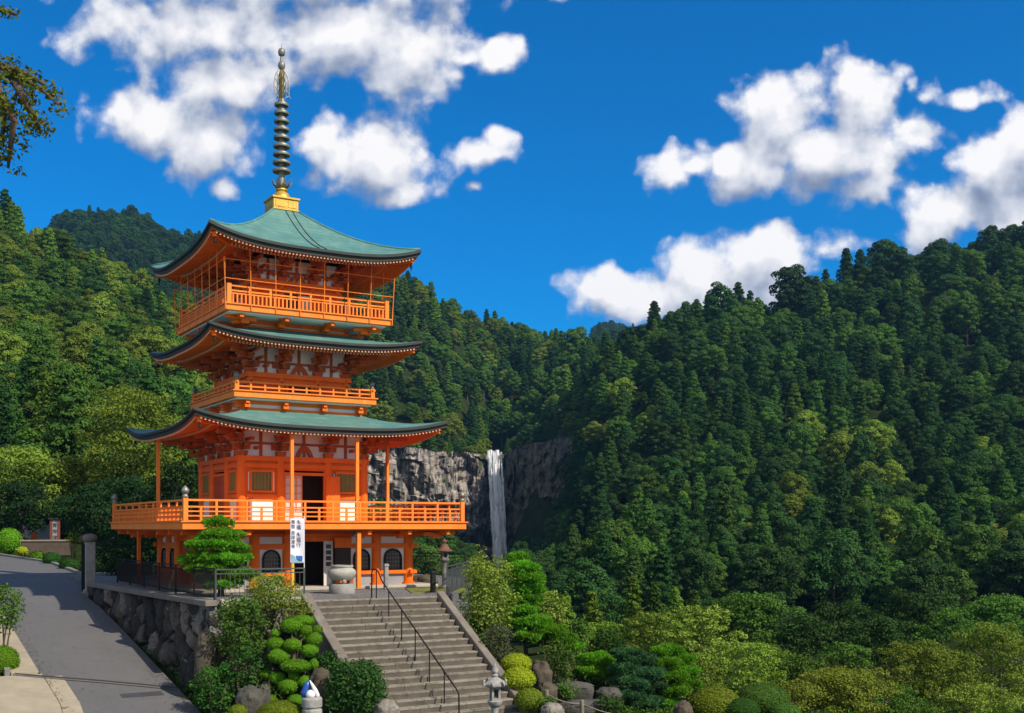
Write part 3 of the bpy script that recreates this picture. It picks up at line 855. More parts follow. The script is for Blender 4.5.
# which trees show largest: a coarse picture filled from near to far
GW, GH = 512, 357
cov = np.zeros((GH, GW), bool)
for x0, y0, x1, y1 in ((215, 215, 360, 300), (180, 285, 392, 335), (160, 330, 415, 360), (190, 380, 375, 410), (135, 415, 440, 435), (195, 435, 360, 500), (108, 500, 460, 530), (130, 530, 410, 600), (0, 560, 560, 713), (560, 640, 1024, 713)):
    cov[y0 // 2:y1 // 2, x0 // 2:x1 // 2] = True
TREES.sort(key=lambda t: t[1])
seen = []
yyi, xxi = np.mgrid[0:GH, 0:GW]
for t in TREES:
    X, Y, z, sc, rz, pi_, key, zone, px, st_ = t
    H, R = PROTO[pi_][1] * sc * st_, PROTO[pi_][2] * sc
    cx, cy = px / 2, (YH - (z + H * 0.55 - EYE) / Y * F) / 2
    rx, ry = max(0.6, R / Y * F / 2), max(0.6, H * 0.46 / Y * F / 2)
    x0, x1, y0, y1 = int(max(0, cx - rx)), int(min(GW, cx + rx + 2)), int(max(0, cy - ry)), int(min(GH, cy + ry + 2))
    if x0 >= x1 or y0 >= y1:
        seen.append(0)
        continue
    q = ((xxi[y0:y1, x0:x1] - cx) / rx) ** 2 + ((yyi[y0:y1, x0:x1] - cy) / ry) ** 2 < 1
    sub = cov[y0:y1, x0:x1]
    seen.append(int((q & ~sub).sum()))
    sub |= q
order = sorted(range(len(TREES)), key=lambda i: -seen[i])
chosen = set(order[:270])
print("FOREST", len(TREES), "seen>0:", sum(s > 0 for s in seen), "smallest chosen:", seen[order[269]])

LOOK = {'cedar_dark': 'dark green cedar', 'cedar_mid': 'mid green cedar', 'broad_dark': 'dark green broadleaf',
        'broad_mid': 'fresh green broadleaf', 'broad_olive': 'olive green broadleaf', 'cedar_bright': 'bright yellow-green cedar'}
ORD = ['first', 'second', 'third', 'fourth', 'fifth', 'sixth', 'seventh', 'eighth', 'ninth', 'tenth', 'eleventh', 'twelfth', 'thirteenth', 'fourteenth', 'fifteenth', 'sixteenth', 'seventeenth', 'eighteenth', 'nineteenth', 'twentieth']
ORD += ['twenty-' + o for o in ORD[:9]] + ['thirtieth'] + ['thirty-' + o for o in ORD[:9]]
zones = {}
for i in chosen:
    zones.setdefault((TREES[i][6], TREES[i][7]), []).append(i)
mesh_for = {}
def crown_for(pi_, key):
    if (pi_, key) not in mesh_for:
        me = PROTO[pi_][3].copy()
        me.materials.clear()
        me.materials.append(M[key])
        mesh_for[(pi_, key)] = me
    return mesh_for[(pi_, key)]
for (key, zone), ids in sorted(zones.items()):
    ids.sort(key=lambda i: TREES[i][8])
    for n, i in enumerate(ids):
        X, Y, z, sc, rz, pi_, key, zone, px, st_ = TREES[i]
        where = f"{ORD[min(n, len(ORD) - 1)]} from left, {zone}" if len(ids) > 1 else f"only one of {zone}"
        e = empty("cedar_tree" if key[0] == 'c' else "broadleaf_tree", (X, Y, z), rz)
        e.scale = (sc, sc, sc * st_)
        tag(e, f"{LOOK[key]}, {where}", "tree", "trees of the mountain forest")
        link_mesh("crown", crown_for(pi_, key), None, e)
        link_mesh("trunk", PROTO[pi_][4], None, e)

# the rest of the wood, one object: geometry nodes set the same crowns out on points
hidden = bpy.data.collections.new("forest_kinds")
kinds_list = []
for pi_, q in enumerate(PROTO):
    for key in KEYS:
        if key[0] == q[0]:
            kinds_list.append((pi_, key))
for n, (pi_, key) in enumerate(kinds_list):
    o = bpy.data.objects.new(f"a{n:02d}", crown_for(pi_, key))
    hidden.objects.link(o)
rest = [t for i, t in enumerate(TREES) if i not in chosen]
pm = bpy.data.meshes.new("forest")
pm.vertices.add(len(rest))
pm.vertices.foreach_set('co', np.array([t[:3] for t in rest], np.float32).ravel())
for nm, ty, vals in (('scale_v', 'FLOAT_VECTOR', [(t[3], t[3], t[3] * t[9]) for t in rest]), ('rot_v', 'FLOAT_VECTOR', [(0, 0, t[4]) for t in rest])):
    pm.attributes.new(nm, ty, 'POINT').data.foreach_set('vector', np.array(vals, np.float32).ravel())
pm.attributes.new('kind_i', 'INT', 'POINT').data.foreach_set('value', np.array([kinds_list.index((t[5], t[6])) for t in rest], np.int32))
forest = link_mesh("forest", pm)
tag(forest, "dense green wood covering the mountain slopes", "forest", kind='stuff')
ng = bpy.data.node_groups.new("forest_points", 'GeometryNodeTree')
ng.interface.new_socket("Geometry", in_out='INPUT', socket_type='NodeSocketGeometry')
ng.interface.new_socket("Geometry", in_out='OUTPUT', socket_type='NodeSocketGeometry')
gin, gout = ng.nodes.new('NodeGroupInput'), ng.nodes.new('NodeGroupOutput')
ci = ng.nodes.new('GeometryNodeCollectionInfo')
ci.inputs['Collection'].default_value = hidden
ci.inputs['Separate Children'].default_value = True
ip = ng.nodes.new('GeometryNodeInstanceOnPoints')
ip.inputs['Pick Instance'].default_value = True
def named(nm, ty):
    n = ng.nodes.new('GeometryNodeInputNamedAttribute')
    n.data_type = ty
    n.inputs[0].default_value = nm
    return n.outputs[0]
ng.links.new(gin.outputs[0], ip.inputs['Points'])
ng.links.new(ci.outputs[0], ip.inputs['Instance'])
ng.links.new(named('kind_i', 'INT'), ip.inputs['Instance Index'])
ng.links.new(named('rot_v', 'FLOAT_VECTOR'), ip.inputs['Rotation'])
ng.links.new(named('scale_v', 'FLOAT_VECTOR'), ip.inputs['Scale'])
ng.links.new(ip.outputs[0], gout.inputs[0])
forest.modifiers.new("wood", 'NODES').node_group = ng

# ---------------------------------------------------------------- the pagoda
def wood(name, base, dark, **k):
    def worn(N, co, col):
        s_ = N.add('ShaderNodeMapping', {'Vector': co, 'Scale': (3.0, 3.0, 0.7)}).outputs[0]
        a = N.add('ShaderNodeTexNoise', {'Vector': s_, 'Scale': 1.0, 'Detail': 8.0, 'Roughness': 0.72}).outputs['Fac']
        c = N.mix(N.math('MULTIPLY', N.smooth(a, 0.56, 0.74), 0.55), col, tuple(x * 0.42 for x in base) + (1,))
        return N.mix(N.math('MULTIPLY', N.smooth(a, 0.42, 0.30), 0.35), c, (min(1, base[0] * 1.08), base[1] * 1.5 + 0.03, base[2] * 2 + 0.04, 1))
    return surface(name, base, dark, 1.6, k.pop('rough', 0.55), 0.25, 14, stretch=(1, 1, 0.6), extra=worn, **k)
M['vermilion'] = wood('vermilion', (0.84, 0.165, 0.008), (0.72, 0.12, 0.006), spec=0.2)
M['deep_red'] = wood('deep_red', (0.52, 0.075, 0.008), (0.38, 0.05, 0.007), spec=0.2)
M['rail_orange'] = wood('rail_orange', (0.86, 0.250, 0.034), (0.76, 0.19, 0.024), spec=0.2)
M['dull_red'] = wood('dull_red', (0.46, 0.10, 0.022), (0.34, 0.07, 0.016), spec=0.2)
M['plaster'] = surface('plaster', (0.84, 0.81, 0.78), (0.74, 0.70, 0.66), 1.2, 0.85)
M['cream'] = surface('cream', (0.70, 0.55, 0.36), (0.6, 0.45, 0.28), 3, 0.7)
def copper_extra(N, co, col):
    st = N.add('ShaderNodeMapping', {'Vector': co, 'Scale': (0.9, 0.9, 0.25)}).outputs[0]
    a = N.add('ShaderNodeTexNoise', {'Vector': st, 'Scale': 1.6, 'Detail': 7.0, 'Roughness': 0.65}).outputs['Fac']
    c = N.mix(N.math('MULTIPLY', N.smooth(a, 0.44, 0.72), 0.5), col, (0.21, 0.31, 0.25, 1))
    f = N.add('ShaderNodeTexNoise', {'Vector': co, 'Scale': 22.0, 'Detail': 3.0}).outputs['Fac']
    return N.mix(N.math('MULTIPLY', N.smooth(f, 0.5, 0.75), 0.35), c, (0.07, 0.17, 0.15, 1))
def seam_extra(N, co, col):
    c = copper_extra(N, co, col)
    sx = N.add('ShaderNodeSeparateXYZ', {0: co})
    w = N.math('FRACT', N.math('MULTIPLY', sx.outputs[2], 4.6))
    return N.mix(N.math('MULTIPLY', N.smooth(w, 0.16, 0.04), 0.45), c, (0.035, 0.085, 0.08, 1))
M['copper'] = surface('copper', (0.090, 0.235, 0.215), (0.058, 0.17, 0.155), 1.1, 0.62, 0.35, 9, extra=seam_extra)
M['eave_dark'] = surface('eave_dark', (0.035, 0.042, 0.036), (0.02, 0.024, 0.02), 2, 0.75, 0.3, 30, stretch=(1, 1, 8))
M['gold'] = surface('gold', (0.62, 0.40, 0.07), (0.42, 0.25, 0.04), 5, 0.5, 0.2, metal=0.5)
M['old_gold'] = surface('old_gold', (0.34, 0.24, 0.07), (0.2, 0.14, 0.05), 5, 0.55, 0.2, metal=0.3)
M['bronze'] = surface('bronze', (0.27, 0.265, 0.21), (0.15, 0.155, 0.125), 4, 0.5, 0.2, metal=0.5)
M['iron'] = surface('iron', (0.014, 0.014, 0.015), (0.01, 0.01, 0.01), 5, 0.6, spec=0.15)
M['lattice_green'] = surface('lattice_green', (0.30, 0.25, 0.03), (0.20, 0.17, 0.025), 8, 0.6)
M['dark_glass'] = surface('dark_glass', (0.05, 0.045, 0.04), (0.025, 0.02, 0.02), 3, 0.25)
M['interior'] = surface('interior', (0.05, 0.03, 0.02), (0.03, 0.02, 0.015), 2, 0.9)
M['weathered_brown'] = surface('weathered_brown', (0.20, 0.15, 0.12), (0.14, 0.10, 0.08), 4, 0.8)
M['paper'] = surface('paper', (0.66, 0.62, 0.58), (0.55, 0.50, 0.47), 2, 0.9)
M['stone'] = surface('stone', (0.33, 0.32, 0.30), (0.20, 0.195, 0.185), 3.0, 0.9, 0.6, 25)
M['paving'] = surface('paving', (0.46, 0.41, 0.33), (0.36, 0.32, 0.26), 1.5, 0.9, 0.3, 30)
M['dado'] = surface('dado', (0.30, 0.30, 0.31), (0.23, 0.23, 0.24), 2.5, 0.9, 0.3, 20)

pagoda = empty("pagoda", PC + Vector((0.09, 0, 0)), YAW)
tag(pagoda, "three-storey vermilion pagoda with green copper roofs and a tall ringed spire", "pagoda")

def face_m(k):
    """the matrix that turns work done for the front (-y) to side k: 0 front, 1 right, 2 back, 3 left"""
    return Matrix.Rotation(k * math.pi / 2, 4, 'Z')

def part(mb, name, mat, parent=None, **kw):
    return mb.build(name, mat, parent or pagoda, **kw)

# ---- ground storey
b = MB(); b.box((0, 0, 0.06), (10.2, 10.2, 0.12)); part(b, "stone_base", M['paving'], bevel=0.02)
GC = [-4.14, -2.64, -1.27, 1.27, 2.64, 4.14]
CR = 0.215
def column_mesh(x, y, z0, z1, r):
    c = MB()
    c.lathe([(r * 1.35, z0), (r * 1.35, z0 + 0.08)], (x, y, 0), 14)
    c.lathe([(r, z0 + 0.08), (r, z1 - 0.15), (r * 0.93, z1)], (x, y, 0), 16)
    return c
def beam(x0, x1, y, z0, z1, th=0.2):
    return MB().box(((x0 + x1) / 2, y, (z0 + z1) / 2), (x1 - x0, th, z1 - z0))
def arch_poly(w, h, n=12):
    """bell-shaped arch outline, base at z = 0"""
    pts = [(-w / 2, 0), (w / 2, 0)]
    for i in range(n + 1):
        a = math.pi * i / n
        pts.append((w / 2 * math.cos(a) ** (1 if True else 1), h * 0.52 + h * 0.48 * math.sin(a) ** 0.85))
    return pts
def arched_window(k, x, y, z, w, h):
    m_ = face_m(k)
    g = MB(); g.m = m_ @ Matrix.Translation((x, y, z)); g.slab_xz(arch_poly(w, h), -0.02, 0.05)
    win = part(g, "arched_window", M['dark_glass'])
    fr = MB(); fr.m = m_ @ Matrix.Translation((x, y, z))
    P_ = arch_poly(w, h)
    ring = P_[1:] + [P_[0]]
    for p, q in zip(ring[:-1], ring[1:]):
        fr.bar((p[0], -0.05, p[1]), (q[0], -0.05, q[1]), 0.055, 0.09, up=(0, 1, 0))
    fr.bar((-w / 2 - 0.03, -0.05, 0), (w / 2 + 0.03, -0.05, 0), 0.09, 0.06)
    fr.build("frame", M['iron'], win)
    mu = MB(); mu.m = fr.m
    for i in (-2, -1, 0, 1, 2):
        xx = i * w / 6
        mu.box((xx, -0.035, h * 0.46), (0.028, 0.03, h * (0.92 - 0.05 * abs(i) ** 2 * 0.6)))
    for i in (1, 2, 3, 4):
        mu.box((0, -0.035, h * i / 5.2), (w * 0.95, 0.03, 0.028))
    mu.build("lattice", M['weathered_brown'], win)
    return win

for k in range(4):
    m_ = face_m(k)
    Y = -4.14
    for i in range(5):
        x0, x1 = GC[i], GC[i + 1]
        xm, wd = (x0 + x1) / 2, x1 - x0
        if i == 2:
            continue
        w = MB(); w.m = m_
        w.box((xm, Y + 0.02, 1.45), (wd, 0.08, 1.75))
        part(w, "wall_panel", M['plaster'])
        w = MB(); w.m = m_
        w.box((xm, Y + 0.02, 0.345), (wd, 0.1, 0.45))
        part(w, "dado", M['dado'])
        arched_window(k, xm, Y - 0.03, 0.74, 0.78 if wd > 1.4 else 0.7, 0.86)
    for i, x in enumerate(GC[:-1]):
        c = column_mesh(0, 0, 0.12, 2.42, CR); c.m = Matrix.Identity(4)
        c2 = MB(); c2.m = m_ @ Matrix.Translation((x, Y, 0)); c2.add(c.v, c.f)
        part(c2, "column", M['vermilion'], smooth=40)
    for x0, x1 in ((-4.5, -1.27), (1.27, 4.5)):
        for z0, z1 in ((0.57, 0.72), (1.66, 1.86)):
            bm_ = MB(); bm_.m = m_; bm_.v and None
            bm_.box(((x0 + x1) / 2, Y - 0.05, (z0 + z1) / 2), (x1 - x0 - 0.004 * k, 0.2, z1 - z0))
            part(bm_, "beam", M['vermilion'])
    bm_ = MB(); bm_.m = m_; bm_.box((0, Y, 2.28), (8.72, 0.30 + 0.004 * k, 0.28)); part(bm_, "head_beam", M['vermilion'])
    # door bay
    dr = MB(); dr.m = m_
    dr.box((-1.1, Y + 0.02, 1.1), (0.16, 0.14, 1.95)); dr.box((1.1, Y + 0.02, 1.1), (0.16, 0.14, 1.95)); dr.box((0, Y + 0.02, 2.04), (2.4, 0.14, 0.18))
    df = part(dr, "door_frame", M['vermilion'])
    if k == 0:
        dl = MB(); dl.m = m_
        dl.box((0.47, Y - 0.06, 1.05), (0.40, 0.06, 1.84)); dl.build("door_leaf", M['paper'], df)
        dl = MB(); dl.m = m_
        for zz in (1.02, 1.26, 1.50, 1.74):
            dl.box((0.47, Y - 0.095, zz), (0.22, 0.014, 0.17))
        dl.build("door_panes", M['dark_glass'], df)
    else:
        for s in (-1, 1):
            dl = MB(); dl.m = m_; dl.box((s * 0.5, Y + 0.04, 1.02), (0.98, 0.06, 1.85))
            for zz in (0.5, 1.0, 1.5):
                dl.box((s * 0.5, Y + 0.0, zz), (0.94, 0.05, 0.07))
            dl.build("door_leaf", M['deep_red'], df)
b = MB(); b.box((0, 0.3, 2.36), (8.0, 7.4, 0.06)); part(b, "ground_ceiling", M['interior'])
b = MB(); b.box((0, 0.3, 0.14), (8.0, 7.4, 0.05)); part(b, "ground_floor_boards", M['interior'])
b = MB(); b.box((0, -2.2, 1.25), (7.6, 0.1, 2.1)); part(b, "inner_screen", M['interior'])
# wooden box and notice board beside the door
b = MB(); b.box((1.04, -4.40, 1.90), (0.74, 0.1, 0.44)); sb = part(b, "sign_board", M['vermilion'], bevel=0.02)
b = MB(); b.box((1.04, -4.38, 1.20), (0.68, 0.14, 0.94)); part(b, "notice_case", M['interior'], bevel=0.02)
b = MB(); b.box((1.04, -4.48, 0.36), (0.7, 0.34, 0.48)); part(b, "offering_box", M['dull_red'], bevel=0.02)

# ---- balconies
def giboshi(mb, x, y, z, s):
    mb.lathe([(0.11 * s, z), (0.12 * s, z + 0.05 * s), (0.09 * s, z + 0.07 * s), (0.09 * s, z + 0.14 * s), (0.13 * s, z + 0.17 * s), (0.15 * s, z + 0.25 * s), (0.10 * s, z + 0.33 * s), (0.02 * s, z + 0.42 * s)], (x, y, 0), 12)

def balcony(E, z0, z1, rail, mat_fascia, style, soffit, brackets, waist):
    d = MB()
    d.box((0, 0, (z0 + z1) / 2), (2 * E, 2 * E, z1 - z0))
    deck = part(d, "balcony_deck", mat_fascia, bevel=0.015)
    s = MB(); s.box((0, 0, z0 - 0.03), (2 * E - 0.34, 2 * E - 0.34, 0.056)); s.build("soffit", soffit, deck)
    lip = MB()
    for k in range(4):
        lip.m = face_m(k)
        lip.box((0, -E - 0.03, z1 + 0.022), (2 * E + 0.12 - 0.13 * (k % 2), 0.06 + 0.05 * 0, 0.05))
    lip.build("edge_strip", M['rail_orange'], deck)
    for k in range(4):
        m_ = face_m(k)
        for x in brackets:
            a = MB(); a.m = m_
            a.bar((x, -waist - 0.05, z0 - 0.20), (x, -E + 0.16, z0 - 0.13), 0.15, 0.15)
            a.box((x, -(waist + (E - waist) * 0.35), z0 - 0.30), (0.22, 0.34, 0.14))
            a.box((x, -E + 0.5, z0 - 0.085 + 0.0), (0.5, 0.13, 0.05))
            a.build("bracket_arm", M['vermilion'], deck)
    R = E - 0.14
    for k in range(4):
        m_ = face_m(k)
        r = MB(); r.m = m_
        zt = z1 + rail
        L = 2 * R
        if style == 'low':
            for zz, th in ((zt, 0.07), (z1 + rail * 0.55, 0.055), (z1 + 0.06, 0.07)):
                r.box((0, -R, zz - th / 2), (L + (0.3 if zz == zt else 0), 0.075, th))
            n = 10
            for i in range(1, n):
                r.box((-R + L * i / n, -R, z1 + rail * 0.46), (0.07, 0.062, rail * 0.9))
        elif style == 'dense':
            for zz, th in ((zt, 0.075), (z1 + rail * 0.74, 0.06), (z1 + rail * 0.60, 0.05), (z1 + 0.07, 0.08)):
                r.box((0, -R, zz - th / 2), (L, 0.075, th))
            n = 40
            for i in range(1, n):
                big = i % 5 == 0
                r.box((-R + L * i / n, -R, z1 + rail * (0.49 if big else 0.30)), (0.085 if big else 0.06, 0.06, rail * (0.94 if big else 0.56)))
        else:
            for zz, th in ((zt, 0.075), (z1 + rail * 0.70, 0.06), (z1 + rail * 0.50, 0.05), (z1 + rail * 0.30, 0.05), (z1 + 0.07, 0.08)):
                r.box((0, -R, zz - th / 2), (L, 0.07, th))
            n = 20
            for i in range(1, n):
                big = i % 2 == 0
                r.box((-R + L * i / n, -R, z1 + rail * (0.48 if big else 0.33)), (0.085, 0.06, rail * (0.92 if big else 0.62)))
            if k == 3:                                      # the left side has a close grid behind its rails
                for i in range(1, 60):
                    if i % 3:
                        r.box((-R + L * i / 60, -R + 0.012, z1 + rail * 0.36), (0.045, 0.04, rail * 0.68))
        r.build("railing", M['rail_orange'], deck)
    for sx, sy in ((-1, -1), (1, -1), (1, 1), (-1, 1)):
        p = MB(); p.box((sx * R, sy * R, z1 + rail * 0.53), (0.17, 0.17, rail * 1.06)); p.build("corner_post", M['rail_orange'], deck)
        if style != 'dense':
            g = MB(); giboshi(g, sx * R, sy * R, z1 + rail * 1.062, 0.85 if style == 'low' else 1.05); g.build("post_cap", M['bronze'], deck, smooth=True)
    return deck

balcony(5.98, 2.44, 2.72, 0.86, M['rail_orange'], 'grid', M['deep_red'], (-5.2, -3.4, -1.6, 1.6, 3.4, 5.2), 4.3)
balcony(3.13, 7.80, 8.05, 0.42, M['rail_orange'], 'low', M['plaster'], (-2.5, -0.86, 0.86, 2.5), 2.55)
balcony(3.59, 11.19, 11.43, 0.80, M['rail_orange'], 'dense', M['plaster'], (-2.9, -1.0, 1.0, 2.9), 2.1)
# beams that carry the first balcony and the waists under the upper two
for h, z0, z1 in ((4.9, 2.27, 2.435),):
    for k in range(4):
        a = MB(); a.m = face_m(k); a.box((0, -h, (z0 + z1) / 2), (2 * h + 0.9 - 0.02 * k, 0.2, z1 - z0 - 0.004 * k)); part(a, "joist_beam", M['deep_red'])
for h, z0, z1 in ((2.55, 7.25, 7.77), (2.1, 10.72, 11.15)):
    w = MB(); w.box((0, 0, (z0 + z1) / 2), (2 * h, 2 * h, z1 - z0)); ws = part(w, "waist", M['plaster'])
    for k in range(4):
        a = MB(); a.m = face_m(k)
        a.box((0, -h - 0.03, z0 + 0.12), (2 * h + 0.30 - 0.01 * k, 0.12, 0.16)); a.box((0, -h - 0.03, z1 - 0.10), (2 * h + 0.30 - 0.01 * k, 0.12, 0.15))
        a.build("waist_beam", M['vermilion'], ws)

# ---- storeys
def bracket_set(x, y, z0, z1, out, k, corner=False):
    """stacked arms and blocks that carry the eaves"""
    m_ = face_m(k)
    H = z1 - z0
    a = MB(); a.m = m_ @ Matrix.Translation((x, y, z0)) @ (Matrix.Rotation(-math.pi / 4, 4, 'Z') if corner else Matrix.Identity(4))
    st = out * (1.38 if corner else 1.0)
    a.box((0, 0, H * 0.08), (0.34, 0.34, H * 0.16), taper=1.25)
    tiers = 3
    thin = 0.62
    for i in range(tiers):
        zz = H * (0.20 + 0.27 * i)
        o = st * i / tiers
        L = 0.74 - 0.05 * i
        a.box((0, -o, zz + H * 0.055), (L, 0.13, H * 0.11))
        a.box((0, -o / 2 - st / tiers * 0.55, zz + H * 0.055 - 0.004), (0.13, o + st / tiers * 1.1 + 0.15, H * 0.11))
        for dx in (-L / 2 + 0.09, 0, L / 2 - 0.09):
            a.box((dx, -o, zz + H * 0.165), (0.19, 0.19, H * 0.095), taper=1.2)
        a.box((0, -o - st / tiers, zz + H * 0.165), (0.19, 0.19, H * 0.095), taper=1.2)
        if corner:
            for s in (-1, 1):
                a.box((s * 0.42, -o + 0.42, zz + H * 0.055 + 0.003), (0.13, 0.9, H * 0.10), rz=s * math.pi / 4)
    a.bar((0, -st * 0.4, H * 0.72), (0, -st * 1.25, H * 0.66), 0.13, 0.18)
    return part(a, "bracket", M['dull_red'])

def storey(h, z0, z1, zs, out, cols, n):
    """walls from z0 to the beam top z1, bracket zone up to the soffit at zs"""
    for k in range(4):
        m_ = face_m(k)
        w = MB(); w.m = m_
        xs = cols
        if n == 1:
            for i in (0, 2):
                w.box(((xs[i] + xs[i + 1]) / 2, -h + 0.03, (z0 + z1) / 2), (xs[i + 1] - xs[i], 0.1, z1 - z0))
            w.box((0, -h + 0.03, z1 - 0.28), (xs[2] - xs[1], 0.1, 0.56))
        else:
            w.box((0, -h + 0.03, (z0 + z1) / 2), (2 * h - 0.1, 0.1, z1 - z0))
        wall = part(w, "storey_wall", M['vermilion'])
        up = MB(); up.m = m_; up.box((0, -h + 0.06, (z1 + zs) / 2), (2 * h - 0.12, 0.08, zs - z1 - 0.002)); up.build("upper_plaster", M['plaster'], wall)
        st = MB(); st.m = m_
        for x0, x1 in zip(xs[:-1], xs[1:]):
            st.box(((x0 + x1) / 2, -h + 0.0, (z1 + zs) / 2), (0.11, 0.07, zs - z1 - 0.01))
        st.box((0, -h + 0.01, z1 + (zs - z1) * 0.42), (2 * h - 0.15, 0.06, 0.10))
        st.build("strut", M['dull_red'], wall)
        bm1 = MB(); bm1.m = m_
        bm1.box((0, -h - 0.06, z1 - 0.10), (2 * h + 0.42 - 0.01 * k, 0.2, 0.20)); bm1.build("top_beam", M['vermilion'], wall)
        bm1 = MB(); bm1.m = m_
        bm1.box((0, -h - 0.05, z1 - 0.40), (2 * h + 0.30 - 0.01 * k, 0.16, 0.17)); bm1.build("tie_beam", M['vermilion'], wall)
        nl = MB(); nl.m = m_
        for x in xs:
            nl.lathe([(0.0, 0), (0.055, 0.0), (0.05, 0.02), (0.0, 0.03)], (0, 0, 0), 8)
        nl = MB()
        for x in xs:
            c_ = MB(); c_.lathe([(0.06, 0), (0.045, 0.03)], n=8)
            nl.m = m_ @ Matrix.Translation((x, -h - 0.13, z1 - 0.40)) @ Matrix.Rotation(math.pi / 2, 4, 'X')
            nl.add(c_.v, c_.f)
        nl.build("boss_nails", M['iron'], wall)
        for x in xs[:-1]:
            c_ = column_mesh(0, 0, z0 - 0.06, z1 - 0.19, 0.19 if n == 1 else 0.15)
            cc = MB(); cc.m = m_ @ Matrix.Translation((x, -h, 0)); cc.add(c_.v, c_.f); part(cc, "column", M['vermilion'], smooth=40)
        for i, x in enumerate(xs):
            if i == 0:
                bracket_set(x, -h, z1, zs, out, k, corner=True)
            elif i < len(xs) - 1:
                bracket_set(x, -h - 0.02, z1, zs, out, k)
        # frog-leg strut over the middle bay
        fl = MB(); fl.m = m_ @ Matrix.Translation((0, -h - 0.03, z1))
        hh = (zs - z1) * 0.36
        fl.slab_xz([(-0.40, 0), (-0.22, 0), (-0.10, hh * 0.5), (0.10, hh * 0.5), (0.22, 0), (0.40, 0), (0.27, hh * 0.62), (0.13, hh), (-0.13, hh), (-0.27, hh * 0.62)], -0.06, 0.06)
        fl.build("frog_leg_strut", M['dull_red'], wall)
        if n == 1:
            for s in (-1, 1):
                xm = s * (xs[2] + xs[3]) / 2
                g = MB(); g.m = m_; g.box((xm, -h - 0.03, 4.42), (0.86, 0.05, 0.80)); win = part(g, "lattice_window", M['dark_glass'])
                l = MB(); l.m = m_
                for i in range(13):
                    l.box((xm - 0.36 + 0.06 * i, -h - 0.068, 4.42), (0.034, 0.03, 0.74))
                l.build("lattice", M['lattice_green'], win)
                f_ = MB(); f_.m = m_
                f_.box((xm, -h - 0.08, 4.84), (1.02, 0.08, 0.08)); f_.box((xm, -h - 0.08, 4.0), (1.02, 0.08, 0.08))
                for q in (-1, 1):
                    f_.box((xm + q * 0.45, -h - 0.08, 4.42), (0.07, 0.08, 0.76))
                f_.build("frame", M['vermilion'], win)
                sl = MB(); sl.m = m_
                for q in (-1, 1):
                    sl.box((xm + q * 0.53, -h - 0.03, 4.42), (0.05, 0.05, 0.78))
                sl.build("plaster_slip", M['plaster'], win)
                mid = MB(); mid.m = m_; mid.box((xm, -h - 0.05, 3.80), (1.3, 0.12, 0.17)); mid.build("sill_beam", M['vermilion'], wall)
                pl = MB(); pl.m = m_; pl.box((xm, -h - 0.035, 3.25), (0.98, 0.05, 0.86)); pl.build("plaster_panel", M['plaster'], wall)
            d = MB(); d.m = m_
            d.box((-0.92, -h - 0.03, 3.72), (0.12, 0.12, 1.96)); d.box((0.92, -h - 0.03, 3.72), (0.12, 0.12, 1.96)); d.box((0, -h - 0.03, 4.76), (1.96, 0.12, 0.12))
            df = part(d, "door_frame", M['vermilion'])
            if k == 0:
                g = MB(); g.m = m_; g.box((-0.46, -h + 0.04, 3.72), (0.78, 0.05, 1.94)); sl = g.build("sliding_door", M['paper'], df)
                g = MB(); g.m = m_
                for i in range(4):
                    g.box((-0.82 + 0.24 * i, -h + 0.0, 3.95), (0.035, 0.04, 1.42))
                for i in range(5):
                    g.box((-0.46, -h + 0.0, 3.28 + 0.33 * i), (0.76, 0.036, 0.035))
                g.build("door_bars", M['rail_orange'], df)
                g = MB(); g.m = m_; g.box((1.22, -h - 0.20, 3.72), (0.62, 0.06, 1.92)); g.box((1.22, -h - 0.235, 4.52), (0.3, 0.02, 0.09)); g.build("plank_door", M['vermilion'], df)
            else:
                for s in (-1, 1):
                    g = MB(); g.m = m_; g.box((s * 0.43, -h + 0.0, 3.72), (0.84, 0.06, 1.94))
                    for zz in (3.1, 3.75, 4.4):
                        g.box((s * 0.43, -h - 0.045, zz), (0.82, 0.04, 0.07))
                    g.build("door_leaf", M['deep_red'], df)
        else:
            a = MB(); a.m = m_
            dw = 0.62 if n == 3 else 0.5
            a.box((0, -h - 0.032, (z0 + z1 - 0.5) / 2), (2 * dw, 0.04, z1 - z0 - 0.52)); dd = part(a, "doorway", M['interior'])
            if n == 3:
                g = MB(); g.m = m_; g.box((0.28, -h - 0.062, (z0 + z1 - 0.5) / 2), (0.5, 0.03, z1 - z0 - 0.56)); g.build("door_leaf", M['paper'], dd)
            f_ = MB(); f_.m = m_
            for s in (-1, 1):
                f_.box((s * (dw + 0.06), -h - 0.06, (z0 + z1 - 0.48) / 2), (0.12, 0.1, z1 - z0 - 0.48))
                for q in (0.35, 0.62):
                    f_.box((s * (dw + 0.12 + (h - dw - 0.25) * 0.5), -h - 0.045, z0 + (z1 - z0 - 0.5) * q), (h - dw - 0.30, 0.07, 0.09))
            f_.build("frame", M['vermilion'], dd)
storey(2.70, 2.72, 5.46, 6.72, 1.15, [-2.70, -1.05, 1.05, 2.70], 1)
storey(2.12, 8.05, 8.98, 10.05, 0.95, [-2.12, -0.80, 0.80, 2.12], 2)
storey(1.86, 11.43, 12.94, 13.86, 1.0, [-1.86, -0.70, 0.70, 1.86], 3)
b = MB(); b.box((0, 0.2, 5.0), (5.0, 4.6, 0.06)); part(b, "inner_ceiling", M['interior'])
b = MB(); b.box((0, -1.2, 3.9), (5.0, 0.08, 2.2)); part(b, "inner_screen", M['interior'])

